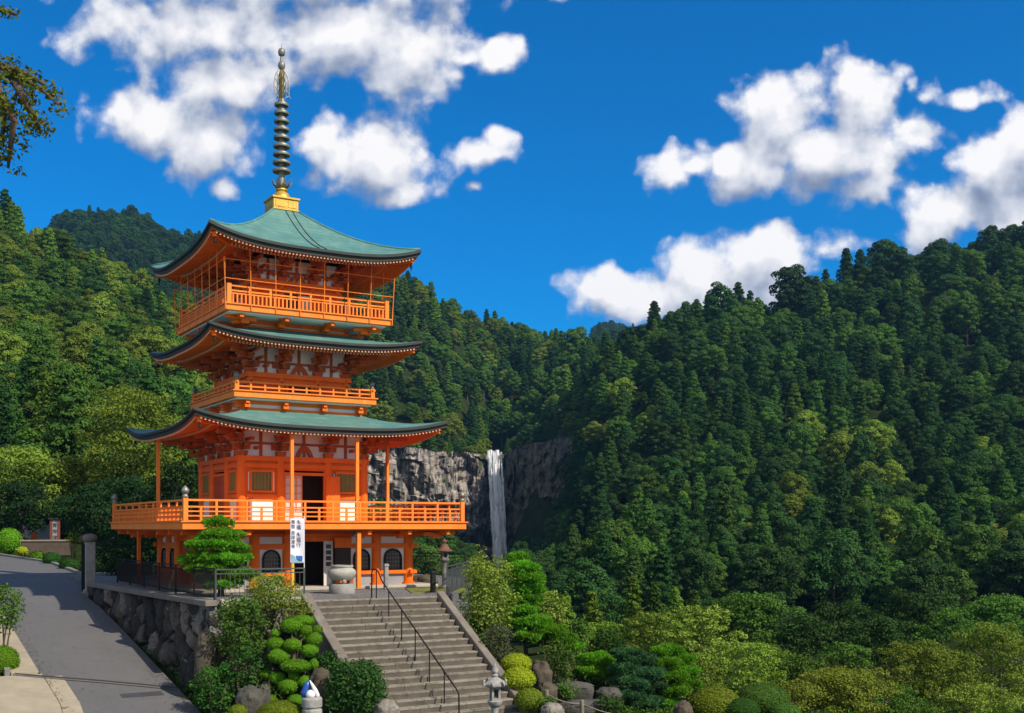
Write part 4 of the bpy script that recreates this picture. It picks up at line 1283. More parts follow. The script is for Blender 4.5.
# ---- roofs
def roof(He, Hi, zm, zi, lift, thick, soff_h, soff_z, top, n_raft):
    """He/zm: eave half width and height at mid side; Hi/zi: inner edge; soff_h/soff_z: where the soffit meets the brackets"""
    def up(s):
        return lift * abs(s) ** 3.2
    def surf(s, t):
        H = He + (Hi - He) * t
        g = 0.62 * t + 0.38 * t * t if not top else 0.55 * t + 0.45 * t * t
        z = zm + (zi - zm) * g + up(s) * (1 - t) ** 2.2
        return Vector((s * H, -H, z))
    r = MB()
    for k in range(4):
        r.m = face_m(k)
        r.grid(lambda u, v: surf(2 * u - 1, v), 28, 12)
    rf = part(r, "roof", M['copper'], smooth=30)
    e = MB()
    for k in range(4):
        e.m = face_m(k)
        def edge(u, v):
            s = 2 * u - 1
            p = surf(s, 0)
            prof = [(0.0, 0.004), (0.05, -0.03), (0.05, -thick * 0.42), (-0.05, -thick * 0.46), (-0.05, -thick)]
            o, dz = prof[int(round(v * 4))]
            H = He + o
            return Vector((s * H, -H, p.z + dz))
        e.grid(edge, 28, 4, flip=True)
    e.build("eave_edge", M['eave_dark'], rf)
    sf = MB()
    raf, tips, raf2 = MB(), MB(), MB()
    ze = zm - thick
    for k in range(4):
        for q in (sf, raf, tips, raf2):
            q.m = face_m(k)
        def sof(u, v):
            s = 2 * u - 1
            H = (He - 0.05) + (soff_h - He + 0.05) * v
            return Vector((s * H, -H, ze + up(s) * (1 - v) ** 1.6 + (soff_z - ze) * v - 0.003))
        sf.grid(sof, 28, 8, flip=True)
        hm = He - 0.05 - (He - soff_h) * 0.42
        for i in range(n_raft):
            x = (2 * (i + 0.5) / n_raft - 1) * (He - 0.22)
            def zz(x, H):
                v = (He - 0.05 - H) / (He - 0.05 - soff_h)
                return ze + up(min(1, abs(x) / H)) * (1 - v) ** 1.6 + (soff_z - ze) * v
            H0, H1 = He - 0.12, max(abs(x) + 0.02, hm - 0.25)
            if H0 - H1 > 0.08:
                p0, p1 = Vector((x, -H0, zz(x, H0) - 0.06)), Vector((x, -H1, zz(x, H1) - 0.06))
                raf.bar(p0, p1, 0.075, 0.09)
                tips.box((x, -H0 - 0.012, p0.z), (0.06, 0.02, 0.07))
            if abs(x) < hm - 0.1:
                H0, H1 = hm, max(abs(x) + 0.02, soff_h)
                p0, p1 = Vector((x, -H0, zz(x, H0) - 0.17)), Vector((x, -H1, zz(x, H1) - 0.13))
                if H0 - H1 > 0.08:
                    raf2.bar(p0, p1, 0.08, 0.10)
                    tips.box((x, -H0 - 0.012, p0.z), (0.075, 0.02, 0.095))
    sf.build("soffit", M['vermilion'], rf)
    n0 = len(raf.f)
    raf.m = Matrix.Identity(4)
    raf.add(tips.v, tips.f)
    ro = raf.build("flying_rafters", M['vermilion'], rf)
    ro.data.materials.append(M['cream'])
    for i in range(n0, len(ro.data.polygons)):
        ro.data.polygons[i].material_index = 1
    raf2.build("base_rafters", M['vermilion'], rf)
    eb = MB()
    for k in range(4):
        eb.m = face_m(k)
        def ebf(u, v):
            s = 2 * u - 1
            H = He - 0.10 - 0.02 * v
            return Vector((s * H, -H, ze + up(s) + 0.02 - 0.05 * v))
        eb.grid(ebf, 28, 1, flip=True)
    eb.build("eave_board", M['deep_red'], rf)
    for sx, sy in ((-1, -1), (1, -1), (1, 1), (-1, 1)):
        hp = MB()
        pts = [(sx * H, sy * H, None) for H in (He - 0.22, (He + soff_h) / 2, soff_h)]
        zs_ = [ze + lift - 0.17, ze + (soff_z - ze) * 0.5 + lift * 0.33 - 0.14, soff_z - 0.15]
        P_ = [Vector((p[0], p[1], z)) for p, z in zip(pts, zs_)]
        hp.bar(P_[0], P_[1], 0.15, 0.20); hp.bar(P_[1], P_[2], 0.15, 0.20)
        hp.build("corner_rafter", M['vermilion'], rf)
        bl = MB()
        x, y, z = sx * (He - 0.28), sy * (He - 0.28), ze + lift - 0.30
        bl.lathe([(0.008, 0.12), (0.008, 0.0), (0.035, -0.02), (0.05, -0.06), (0.052, -0.14), (0.062, -0.18), (0.055, -0.19)], (x, y, z), 10)
        bl.box((x, y, z - 0.26), (0.05, 0.010, 0.08))
        bl.build("wind_bell", M['iron'], rf, smooth=40)
    if top:
        for k in range(4):
            rg = MB(); rg.m = face_m(k)
            pts = [surf(-1, t / 10) + Vector((0, 0, 0.015)) for t in range(11)]
            rg.tube(pts, 0.045, 6)
            rg.build("hip_seam", M['copper'], rf, smooth=True)
        cb = MB()
        for dx in (-0.16, 0.16):                           # the pair of lightning cables down the front slope
            pts = [surf((0.12 + dx) / (He + (Hi - He) * t / 12), t / 12) + Vector((0, 0, 0.02)) for t in range(13)]
            cb.tube(pts, 0.018, 5)
        cb.build("cable_pair", M['eave_dark'], rf)
    return rf
roof(5.37, 2.60, 6.56, 7.36, 0.50, 0.27, 3.0, 6.86, False, 66)
roof(4.56, 2.12, 10.12, 10.86, 0.38, 0.25, 2.45, 10.22, False, 58)
roof(4.52, 0.50, 13.86, 16.42, 0.54, 0.29, 2.2, 14.12, True, 58)

# posts that prop the lowest eaves and the first balcony
for x, y in ((-1.39, -4.98), (1.41, -4.98), (-4.98, 1.48), (4.98, -0.31)):
    p = MB(); p.box((x, y, (2.72 + 6.30) / 2), (0.13, 0.13, 3.60)); part(p, "eave_post", M['rail_orange'])
for x, y in ((-5.45, 2.9),):
    p = MB(); p.box((x, y, 1.26), (0.14, 0.14, 2.30)); part(p, "balcony_post", M['vermilion'])
p = MB(); p.box((1.15, -5.72, 1.20), (0.16, 0.16, 2.26)); bp = part(p, "balcony_post", M['rail_orange'])
p = MB(); p.bar((0.78, -5.72, 2.36), (1.28, -5.72, 2.36), 0.10, 0.09); p.bar((0.80, -5.72, 2.33), (1.10, -5.72, 2.12), 0.05); p.build("post_bracket", M['eave_dark'], bp)

# the wire screen round the top balcony
for k in range(4):
    m_ = face_m(k)
    c = MB(); c.m = m_
    lean = 0.14
    for i in range(8):
        x = -3.62 + 7.24 * i / 7
        c.bar((x, -3.64, 11.20), (x * 1.03, -3.64 - lean * 0.4, 13.72 if 0 < i < 7 else 13.25), 0.027)
    for z in (12.42, 13.18):
        c.bar((-3.68, -3.68, z), (3.68, -3.68, z), 0.022)
    part(c, "screen_frame", M['rail_orange'])

# ---- the spire
fin = MB()
fin.box((0, 0, 16.62), (1.14, 1.14, 0.50)); fin.box((0, 0, 16.90), (1.26, 1.26, 0.09)); fin.box((0, 0, 16.39), (1.22, 1.22, 0.07))
for k in range(4):
    fin.m = face_m(k)
    for x in (-0.28, 0.28):
        fin.box((x, -0.575, 16.63), (0.40, 0.03, 0.30))
fn = part(fin, "finial_base", M['gold'], bevel=0.015)
f = MB(); f.lathe([(0.42, 16.945), (0.40, 17.05), (0.30, 17.22), (0.20, 17.30), (0.26, 17.36), (0.24, 17.42)], n=20); f.build("inverted_bowl", M['gold'], fn, smooth=50)
f = MB()
for i in range(8):
    a = i * math.pi / 4
    f.m = Matrix.Rotation(a, 4, 'Z')
    f.add([(0.16, -0.13, 17.42), (0.16, 0.13, 17.42), (0.36, 0.10, 17.58), (0.36, -0.10, 17.58), (0.46, 0, 17.84), (0.14, -0.10, 17.45), (0.14, 0.10, 17.45), (0.33, 0.08, 17.60), (0.33, -0.08, 17.60)],
          [(0, 1, 2, 3), (3, 2, 4), (5, 8, 7, 6), (8, 4, 7), (0, 3, 8, 5), (1, 6, 7, 2), (3, 4, 8), (2, 7, 4)])
f.build("lotus_petals", M['bronze'], fn)
f = MB(); f.lathe([(0.15, 17.42), (0.13, 18.2), (0.10, 21.2), (0.07, 22.4), (0.06, 23.4), (0.015, 23.62), (0.008, 23.85)], n=12); f.build("spire_shaft", M['bronze'], fn, smooth=50)
for i in range(9):
    z = 18.22 + 0.365 * i
    R = 0.41 - 0.0115 * i
    f = MB()
    f.lathe([(R * 0.66, z - 0.04), (R * 0.95, z - 0.065), (R, z - 0.01), (R * 0.95, z + 0.045), (R * 0.74, z + 0.05), (R * 0.66, z + 0.01)], n=22)
    for q in range(4):
        a = q * math.pi / 2 + 0.4
        f.bar((0.08 * math.cos(a), 0.08 * math.sin(a), z), (R * 0.7 * math.cos(a), R * 0.7 * math.sin(a), z), 0.04)
    f.lathe([(0.16, z + 0.02), (0.19, z + 0.12), (0.15, z + 0.24)], n=14)
    f.build("spire_ring", M['bronze'], fn, smooth=50)
f = MB()
for q in range(4):
    f.m = Matrix.Rotation(q * math.pi / 2 + 0.15, 4, 'Z')
    prof = [(0.14, 21.45), (0.36, 21.62), (0.37, 22.0), (0.30, 22.42), (0.09, 22.72)]
    for p, r_ in zip(prof[:-1], prof[1:]):
        f.bar((p[0], 0, p[1]), (r_[0], 0, r_[1]), 0.028)
    for p, r_ in (((0.1, 21.6), (0.34, 21.9)), ((0.36, 21.7), (0.12, 22.0)), ((0.1, 21.95), (0.33, 22.25)), ((0.36, 22.0), (0.1, 22.35)), ((0.1, 22.3), (0.27, 22.5)), ((0.22, 21.55), (0.22, 22.55))):
        f.bar((p[0], 0, p[1]), (r_[0], 0, r_[1]), 0.022)
    f.bar((0.36, 0, 21.62), (0.44, 0, 21.52), 0.03)
f.build("flame_ornament", M['bronze'], fn)
f = MB(); f.lathe([(0.05, 21.30), (0.10, 21.36), (0.09, 22.6), (0.05, 22.7)], n=12); f.build("gilt_sleeve", M['old_gold'], fn, smooth=50)
for z in (22.88, 23.46):
    f = MB(); f.lathe([(0.04, z - 0.20), (0.13, z - 0.14), (0.16, z), (0.13, z + 0.12), (0.03, z + 0.19)], n=14); f.build("jewel", M['bronze'], fn, smooth=True)

# ---------------------------------------------------------------- stairs, walls, fences
def tz(u, v, z=0.0):
    p = ST + AV * u - BV * v
    return Vector((p.x, p.y, z))
RISE, TREAD = 0.19, 0.33
def step_extra(N, co, col):
    st = N.add('ShaderNodeMapping', {'Vector': co, 'Scale': (1.2, 1.2, 0.5)}).outputs[0]
    a = N.add('ShaderNodeTexNoise', {'Vector': st, 'Scale': 2.6, 'Detail': 8.0, 'Roughness': 0.7}).outputs['Fac']
    c = N.mix(N.smooth(a, 0.52, 0.36), col, (0.105, 0.085, 0.06, 1))
    f = N.add('ShaderNodeTexNoise', {'Vector': co, 'Scale': 55.0, 'Detail': 2.0}).outputs['Fac']
    c = N.mix(N.math('MULTIPLY', N.smooth(f, 0.5, 0.8), 0.5), c, (0.36, 0.31, 0.24, 1))
    mo = N.add('ShaderNodeTexNoise', {'Vector': co, 'Scale': 1.7, 'Detail': 5.0}).outputs['Fac']
    c = N.mix(N.math('MULTIPLY', N.smooth(mo, 0.58, 0.70), 0.6), c, (0.07, 0.08, 0.035, 1))
    r_ = N.add('ShaderNodeObjectInfo').outputs['Random']
    return N.add('ShaderNodeHueSaturation', {'Value': N.math('MULTIPLY_ADD', r_, 0.35, 0.80), 'Color': c}).outputs[0]
M['step_stone'] = surface('step_stone', (0.26, 0.235, 0.195), (0.18, 0.16, 0.13), 1.1, 0.9, 0.5, 40, extra=step_extra)
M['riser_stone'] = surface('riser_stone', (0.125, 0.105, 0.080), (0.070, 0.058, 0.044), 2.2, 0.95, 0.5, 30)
M['cheek_stone'] = surface('cheek_stone', (0.20, 0.175, 0.145), (0.12, 0.10, 0.08), 1.6, 0.9, 0.5, 35)
stairs = empty("stone_staircase", tz(0, 0), YAW)
tag(stairs, "wide flight of worn brown stone steps climbing to the pagoda terrace", "stairs")
for i in range(0, 21):
    b = MB()
    w_ = 2.42
    cuts = [-w_] + sorted(random.Random(i).uniform(-1, 1) * 0.25 + c for c in (-0.9, 0.75)) + [w_]
    zt = -RISE * i + (0.012 if i == 0 else 0)
    for a0, a1 in zip(cuts[:-1], cuts[1:]):
        b.box(((a0 + a1) / 2, -TREAD * (i - 0.5) + 0.02, zt - 0.03), (a1 - a0 - 0.012, TREAD + 0.05, 0.06))
    so = b.build("step", M['step_stone'], stairs, bevel=0.010)
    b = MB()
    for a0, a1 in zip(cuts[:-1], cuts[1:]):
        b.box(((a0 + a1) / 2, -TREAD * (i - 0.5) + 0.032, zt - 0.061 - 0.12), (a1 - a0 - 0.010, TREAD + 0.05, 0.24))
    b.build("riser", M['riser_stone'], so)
def cheek(u0, u1, hgt, L0, L1):
    b = MB()
    s = RISE / TREAD
    pts = [(-L0, -0.6), (-L0, -s * L0 + hgt), (-L1, -s * L1 + hgt), (-L1, -s * L1 - 1.2)]
    vs = [(u, y, z) for u in (u0, u1) for y, z in pts]
    b.add(vs, [(0, 1, 2, 3), (7, 6, 5, 4), (0, 4, 5, 1), (1, 5, 6, 2), (2, 6, 7, 3), (3, 7, 4, 0)])
    return b
cheek(-2.78, -2.44, 0.20, -0.12, 4.4).build("cheek_wall", M['cheek_stone'], stairs, bevel=0.02)
cheek(2.44, 2.74, 0.13, -0.12, 6.7).build("cheek_wall", M['cheek_stone'], stairs, bevel=0.02)

rail = empty("handrail", tz(0, 0), YAW)
tag(rail, "thin dark metal handrail running down the middle of the stone steps", "handrail")
def nos(L):
    return -RISE / TREAD * L
b = MB(); b.tube([(0, 0.45, 0), (0, 0.45, 0.86), (0, 0.40, 0.98), (0, 0.28, 1.03), (0, 0.05, 1.03), (0, -0.12, 0.95)] + [(0, -L, nos(L) + 0.88) for L in (0.4, 1.5, 3.0, 4.5, 5.85)] + [(0, -6.0, nos(6.0) + 0.84), (0, -6.03, nos(6.0) - 0.1)], 0.026, 8)
b.build("rail", M['iron'], rail, smooth=60)
for k in range(6):
    L = -0.05 + 1.02 * k
    b = MB(); b.tube([(0, -L, nos(max(0, L)) - 0.15), (0, -L, nos(max(0, L)) + (0.9 if k else 0.99))], 0.02, 8); b.build("post", M['iron'], rail, smooth=60)

# stone retaining wall beside the road
def wall_path(s):
    """s in metres from the far end; top point, outward direction, foot height"""
    far = Vector((-19.2, 51.6, 0)); n1 = -AV; n2 = -BV
    L1 = (K - far).length
    if s < L1:
        f = s / L1
        p = far.lerp(K, f)
        foot = -0.42 - (3.35 - 0.42) * f ** 0.95
        w = max(0.0, (s - (L1 - 1.0)) / 1.0) * 0.5
        n = (n1 * (1 - w) + n2 * w).normalized()
    else:
        e = s - L1
        d2 = (Vector((-7.15, 39.9, 0)) - K).normalized()
        p = K + d2 * e
        foot = -3.35
        w = 0.5 + 0.5 * min(1.0, e / 1.0)
        n = (n1 * (1 - w) + n2 * w).normalized()
    return p, n, foot
WL = (K - Vector((-19.2, 51.6, 0))).length + 3.3
WALL_CELL, WALL_GAP = [], []
def wall_point(u, v):
    p, n, foot = wall_path(u * WL)
    z = -0.08 + (foot - 0.5 + 0.08) * (1 - v)
    q = Vector((p.x, p.y, z)) + n * (0.02 - 0.17 * z)
    c = Vector((u * WL * 1.35 + z * 0.42, z * 0.85, 3.0)) + Vector((0.32 * noise.noise(q), 0.32 * noise.noise(q + Vector((9, 0, 0))), 0))
    d, pts = noise.voronoi(c)
    gap = min(0.34, d[1] - d[0]) / 0.34
    WALL_CELL.append(noise.cell(Vector((pts[0].x * 37, pts[0].y * 37, 1.0))))
    WALL_GAP.append(gap)
    lump = noise.noise(Vector((pts[0].x * 9, pts[0].y * 9, 1.0))) * 0.22
    tilt = (c.y - pts[0].y) * 0.22 * noise.noise(Vector((pts[0].x * 5, 2.0, pts[0].y * 5)))
    return q + n * (0.38 * (gap ** 0.5) - 0.34 + lump * 0.8 + tilt + 0.09 * noise.fractal(q * 2.4, 0.7, 2.1, 5))
def wall_extra(N, co, col):
    cell = N.add('ShaderNodeAttribute', None, attribute_name='cell').outputs['Fac']
    gap = N.add('ShaderNodeAttribute', None, attribute_name='gap').outputs['Fac']
    c = N.mix(1.0, col, N.ramp(cell, [(0.0, (0.35, 0.33, 0.32)), (0.45, (0.8, 0.76, 0.72)), (0.7, (1.5, 1.4, 1.3)), (1.0, (2.9, 2.8, 2.7))]), 'MULTIPLY')
    g = N.add('ShaderNodeTexNoise', {'Vector': co, 'Scale': 2.6, 'Detail': 7.0, 'Roughness': 0.7}).outputs['Fac']
    c = N.mix(N.smooth(g, 0.60, 0.70), c, (0.24, 0.23, 0.21, 1))
    c = N.mix(N.math('MULTIPLY', N.smooth(g, 0.45, 0.36), 0.8), c, (0.022, 0.03, 0.014, 1))
    return N.mix(N.smooth(gap, 0.42, 0.10), c, (0.007, 0.008, 0.006, 1))
M['wall_stone'] = surface('wall_stone', (0.085, 0.072, 0.064), (0.035, 0.030, 0.028), 1.4, 0.92, 1.2, 9, extra=wall_extra)
rw = empty("retaining_wall", K)
tag(rw, "dark mossy boulder retaining wall with stone coping rising beside the sloping road", "wall")
b = MB(); b.m = Matrix.Translation(-K); b.grid(wall_point, 330, 66, flip=True)
wo_ = b.build("boulder_face", M['wall_stone'], rw)
for nm, vals in (('cell', WALL_CELL), ('gap', WALL_GAP)):
    wo_.data.attributes.new(nm, 'FLOAT', 'POINT').data.foreach_set('value', np.clip(np.array(vals, np.float32) * (0.5 if nm == 'cell' else 1) + (0.5 if nm == 'cell' else 0), 0, 1))
b = MB(); b.m = Matrix.Translation(-K)
far = Vector((-18.9, 51.2, 0))
b.bar(far + Vector((0, 0, -.04)), K + Vector((0, 0, -.04)) - BV * 0.2, 0.42, 0.20); b.build("coping", M['cheek_stone'], rw, bevel=0.02)  # left run in darker stone, its shaded side put into the colour
b = MB(); b.m = Matrix.Translation(-K)
b.bar(K + Vector((0.3, 0.22, -.055)), Vector((-7.2, 39.95, -.055)), 0.40, 0.25); b.build("coping", M['paving'], rw, bevel=0.02)  # front run in paler stone, its sunlit look put into the colour

def fence(name, label, pts, z0, h, mat, gap=0.14, post_gap=2.0, rails=(1.0, 0.86, 0.08), bw=0.016):
    o = empty(name, (pts[0][0], pts[0][1], 0))
    tag(o, label, "fence", None)
    off = Vector((pts[0][0], pts[0][1], 0))
    rb, bb = MB(), MB()
    for p, q in zip(pts[:-1], pts[1:]):
        p, q = Vector((*p, 0)) - off, Vector((*q, 0)) - off
        L = (q - p).length
        for r in rails:
            rb.bar(p + Vector((0, 0, z0 + h * r)), q + Vector((0, 0, z0 + h * r)), 0.045 if r == 1.0 else 0.032)
        n = int(L / gap)
        for i in range(n + 1):
            c = p.lerp(q, i / n)
            bb.bar(c + Vector((0, 0, z0 + h * rails[-1])), c + Vector((0, 0, z0 + h * rails[1])), bw)
        m = max(1, int(round(L / post_gap)))
        for i in range(m + 1):
            c = p.lerp(q, i / m)
            pb = MB(); pb.bar(c + Vector((0, 0, z0 - 0.02)), c + Vector((0, 0, z0 + h)), 0.055); pb.build("post", mat, o)
    rb.build("rail", mat, o)
    bb.build("baluster_row", mat, o)
    return o
M['fence_grey'] = surface('fence_grey', (0.075, 0.085, 0.085), (0.05, 0.055, 0.055), 4, 0.45)
Kf = K + AV * 0.22 + BV * 0.2
fence("metal_fence", "black metal fence on the wall coping, left side of the pagoda", [tuple((Kf + BV * 14.6).xy), tuple(Kf.xy)], 0.06, 1.05, M['iron'], 0.11, 2.4, (1.0, 0.90, 0.08), 0.018)
fence("metal_fence", "dark metal fence between the pine's corner and the bush", [tuple((Kf + Vector((.05, -.02, 0))).xy), (-7.35, 40.15)], 0.06, 1.02, M['fence_grey'], 0.16, 1.6)
fence("metal_fence", "grey-green metal fence leading away behind the bush right of the steps", [(-2.45, 42.7), (-1.85, 49.6)], 0.0, 1.05, M['fence_grey'], 0.15, 1.5)
fence("metal_fence", "black metal fence at the terrace edge behind the stone lantern", [(-2.35, 56.6), (-5.6, 60.5)], 0.0, 1.2, M['iron'], 0.13, 2.0)

# gate pillar beside the road
g = empty("gate_pillar", (-19.35, 52.0, -0.5), YAW)
tag(g, "square grey stone gate pillar with a rounded cap beside the road", "pillar")
b = MB(); b.box((0, 0, 1.18), (0.44, 0.44, 2.36)); b.box((0, 0, 0.1), (0.62, 0.62, 0.2)); b.build("shaft", M['stone'], g, bevel=0.03)
b = MB(); b.lathe([(0.24, 2.36), (0.32, 2.42), (0.35, 2.52), (0.33, 2.62), (0.24, 2.70), (0.08, 2.74)], n=18); b.build("cap", M['cheek_stone'], g, smooth=50)
b = MB(); b.box((-0.30, 0, 1.2), (0.10, 0.16, 2.2)); b.build("gate_hinge_post", M['iron'], g)

# ---------------------------------------------------------------- things on the terrace
c = at(342, 594, 43.4); c.z = 0
ib = empty("incense_burner", c)
tag(ib, "round grey stone incense burner bowl on a drum before the pagoda", "incense burner")
M['burner_stone'] = surface('burner_stone', (0.40, 0.385, 0.33), (0.25, 0.24, 0.20), 2.4, 0.85, 0.4, 25)
b = MB(); b.lathe([(0.49, 0), (0.50, 0.05), (0.50, 0.33), (0.47, 0.37), (0.2, 0.37)], n=28); b.build("drum", M['stone'], ib, smooth=40)
b = MB(); b.lathe([(0.26, 0.50), (0.40, 0.52), (0.50, 0.64), (0.545, 0.78), (0.50, 0.90), (0.41, 0.96), (0.40, 1.0), (0.43, 1.02), (0.43, 1.08), (0.37, 1.08), (0.36, 0.98)], n=32); b.build("bowl", M['burner_stone'], ib, smooth=40)
for k in range(3):
    a = k * 2.094 - 1.2
    b = MB(); b.tube([(0.30 * math.cos(a), 0.30 * math.sin(a), 0.60), (0.36 * math.cos(a), 0.36 * math.sin(a), 0.48), (0.33 * math.cos(a), 0.33 * math.sin(a), 0.36)], [0.09, 0.08, 0.06], 8); b.build("leg", M['burner_stone'], ib, smooth=True)
b = MB(); b.lathe([(0.355, 1.0), (0.2, 1.02), (0.01, 1.03)], n=20); b.build("ash_bed", M['cheek_stone'], ib)

# banner
c = at(297, 595, 42.6); c.z = 0
bn = empty("banner", c, math.radians(14))
tag(bn, "tall white cloth banner with dark writing and a blue mountain picture", "banner")
M['cloth_white'] = surface('cloth_white', (0.78, 0.76, 0.82), (0.68, 0.66, 0.74), 1.5, 0.9)
M['ink'] = surface('ink', (0.055, 0.05, 0.10), (0.04, 0.04, 0.07), 3, 0.9)
M['blue_print'] = surface('blue_print', (0.03, 0.15, 0.46), (0.02, 0.10, 0.34), 3, 0.9)
M['pale_blue_print'] = surface('pale_blue_print', (0.22, 0.36, 0.46), (0.16, 0.28, 0.36), 6, 0.9)
M['yellow_paint'] = surface('yellow_paint', (0.75, 0.42, 0.02), (0.6, 0.32, 0.02), 3, 0.6)
def cy(x, z):
    return 0.05 * math.sin(x * 7.0 + 0.8) + 0.025 * math.sin(z * 3.1 + x * 2)
BZ0, BZ1, BW = 1.18, 2.84, 0.25
b = MB(); b.grid(lambda u, v: Vector(((u - .5) * 2 * BW, cy((u - .5) * 2 * BW, v * 1.66), BZ0 + (BZ1 - BZ0) * v)), 12, 24)
o = b.build("cloth", M['cloth_white'], bn, smooth=True)
o.modifiers.new("solid", 'SOLIDIFY').thickness = 0.006
def print_poly(name, poly, mat, dy):
    q = MB()
    for (x0, z0), (x1, z1), (x2, z2) in [(poly[0], poly[i], poly[i + 1]) for i in range(1, len(poly) - 1)]:
        q.add([(x, cy(x, z - BZ0) - dy, z) for x, z in ((x0, z0), (x1, z1), (x2, z2))], [(0, 1, 2)])
    q.build(name, mat, o)
print_poly("mountain_print", [(-0.02, 1.34), (0.04, 1.28), (0.10, 1.245), (0.20, 1.25), (0.215, 1.44), (0.12, 1.46), (0.02, 1.46), (-0.05, 1.47)], M['blue_print'], 0.012)
print_poly("wave_print", [(-0.22, 1.20), (0.1, 1.20), (0.05, 1.27), (-0.04, 1.34), (-0.08, 1.44), (-0.15, 1.50), (-0.235, 1.52)], M['pale_blue_print'], 0.010)
def letter_mesh(cu):
    tmp = bpy.data.objects.new("letter_curve", cu)
    me = bpy.data.meshes.new_from_object(tmp)
    me.name = "letter"
    bpy.data.objects.remove(tmp)
    me.materials.clear()
    return link_mesh("letter", me, M['ink'])
def lettering(chars, x, z, size):
    for ch in chars:
        if ch != ' ':
            cu = bpy.data.curves.new("letter", 'FONT')
            cu.body = ch
            cu.size = size
            cu.align_x = 'CENTER'
            cu.extrude = 0.002
            t = letter_mesh(cu)
            t.parent = o
            t.location = (x, cy(x, z - BZ0) - 0.014, z - size * 0.8)
            t.rotation_euler = (math.radians(90), 0, 0.30 * math.cos(x * 7.0 + 0.8))
        z -= size * 1.03 if ch != ' ' else size * 0.45
lettering("那智 青岸渡寺", -0.14, 2.80, 0.165)
lettering("永福 永福行", 0.06, 2.80, 0.185)
b = MB(); b.tube([(-0.17, 0.05, 0), (-0.17, 0.05, 1.22)], 0.075, 10); b.build("yellow_post", M['yellow_paint'], bn, smooth=60)
b = MB(); b.tube([(0.27, 0.05, 0), (0.27, 0.05, 2.95)], 0.016, 8); b.build("pole", M['cloth_white'], bn, smooth=60)
b = MB(); b.tube([(-0.26, 0.03, 2.86), (0.30, 0.03, 2.86)], 0.012, 6); b.build("crossbar", M['cloth_white'], bn)

def stone_post(name, label, p, w, h, mat, cap=True):
    o = empty(name, p, YAW)
    tag(o, label, "post")
    b = MB(); b.box((0, 0, h / 2), (w, w, h)); b.build("shaft", mat, o, bevel=0.02)
    if cap:
        b = MB(); b.box((0, 0, h + 0.05), (w * 1.25, w * 1.25, 0.1), taper=0.8); b.build("cap", mat, o, bevel=0.01)
    return o
p = at(386, 588, 46.0); p.z = 0
stone_post("marker_post", "slim pale grey stone marker post behind the top of the handrail", p, 0.17, 0.95, M['stone'])
p = at(433, 592, 44.0); p.z = 0
stone_post("marker_post", "short brown capped post on the lawn beside the steps' top right corner", p, 0.18, 0.74, M['wall_stone'])

# lanterns
def lantern(name, label, p, rz, s, roof_mat, mat, square, wide=1.0):
    o = empty(name, p, rz)
    o.scale = (wide, wide, 1)
    tag(o, label, "stone lantern")
    n = 6 if not square else 8
    def L(prof, nm, mt, n_=18, sm=40):
        q = MB(); q.lathe([(r * s, z * s) for r, z in prof], n=n_); return q.build(nm, mt, o, smooth=sm)
    L([(0.44, 0), (0.46, 0.12), (0.38, 0.18), (0.30, 0.24)], "base", mat, n)
    L([(0.20, 0.24), (0.17, 0.34), (0.165, 0.85), (0.185, 0.90), (0.185, 0.97), (0.165, 1.02), (0.17, 1.44), (0.21, 1.54)], "shaft", mat)
    L([(0.20, 1.54), (0.36, 1.66), (0.38, 1.74), (0.26, 1.78)], "platform", mat, n)
    q = MB()
    for k in range(4):
        a = k * math.pi / 2 + math.pi / 4
        q.box((0.20 * s * math.cos(a) * 1.15, 0.20 * s * math.sin(a) * 1.15, 1.97 * s), (0.11 * s, 0.11 * s, 0.40 * s), rz=0)
    q.box((0, 0, 1.81 * s), (0.42 * s, 0.42 * s, 0.07 * s)); q.box((0, 0, 2.15 * s), (0.42 * s, 0.42 * s, 0.06 * s))
    q.build("firebox", mat, o, bevel=0.008)
    q = MB(); q.box((0, 0, 1.98 * s), (0.24 * s, 0.24 * s, 0.30 * s)); q.build("firebox_inside", M['interior'], o)
    if square:
        L([(0.30, 2.17), (0.52, 2.22), (0.53, 2.28), (0.34, 2.42), (0.16, 2.50), (0.12, 2.52)], "lantern_roof", roof_mat, 6, 30)
        for k in range(6):
            a = k * math.pi / 3
            q = MB(); q.tube([(0.50 * s * math.cos(a), 0.50 * s * math.sin(a), 2.24 * s), (0.57 * s * math.cos(a), 0.57 * s * math.sin(a), 2.27 * s), (0.57 * s * math.cos(a), 0.57 * s * math.sin(a), 2.37 * s), (0.50 * s * math.cos(a), 0.50 * s * math.sin(a), 2.42 * s)], [0.06 * s, 0.075 * s, 0.07 * s, 0.03 * s], 8)
            q.build("scroll", roof_mat, o, smooth=True)
    else:
        L([(0.30, 2.17), (0.56, 2.20), (0.57, 2.25), (0.40, 2.33), (0.30, 2.46), (0.20, 2.62), (0.10, 2.66)], "lantern_roof", roof_mat, 16, 30)
    L([(0.13, 2.50 if square else 2.64), (0.17, 2.56 if square else 2.68), (0.12, 2.60 if square else 2.70), (0.17, 2.68 if square else 2.76), (0.15, 2.78 if square else 2.84), (0.05, 2.88 if square else 2.90), (0.012, 2.98 if square else 2.98)], "finial", mat if square else roof_mat)
    return o
M['granite'] = surface('granite', (0.40, 0.385, 0.365), (0.19, 0.185, 0.175), 5.0, 0.9, 0.5, 40)
M['rust_tile'] = surface('rust_tile', (0.17, 0.07, 0.045), (0.09, 0.045, 0.03), 4.0, 0.8, 0.4, 20)
p = at(495, 700, 33.6); p.z = zp(33.6, 662) - 2.98 * 0.93
lantern("stone_lantern", "pale granite lantern with curled roof at the foot of the steps", p, 0.3, 0.93, M['granite'], M['granite'], True, 0.66)
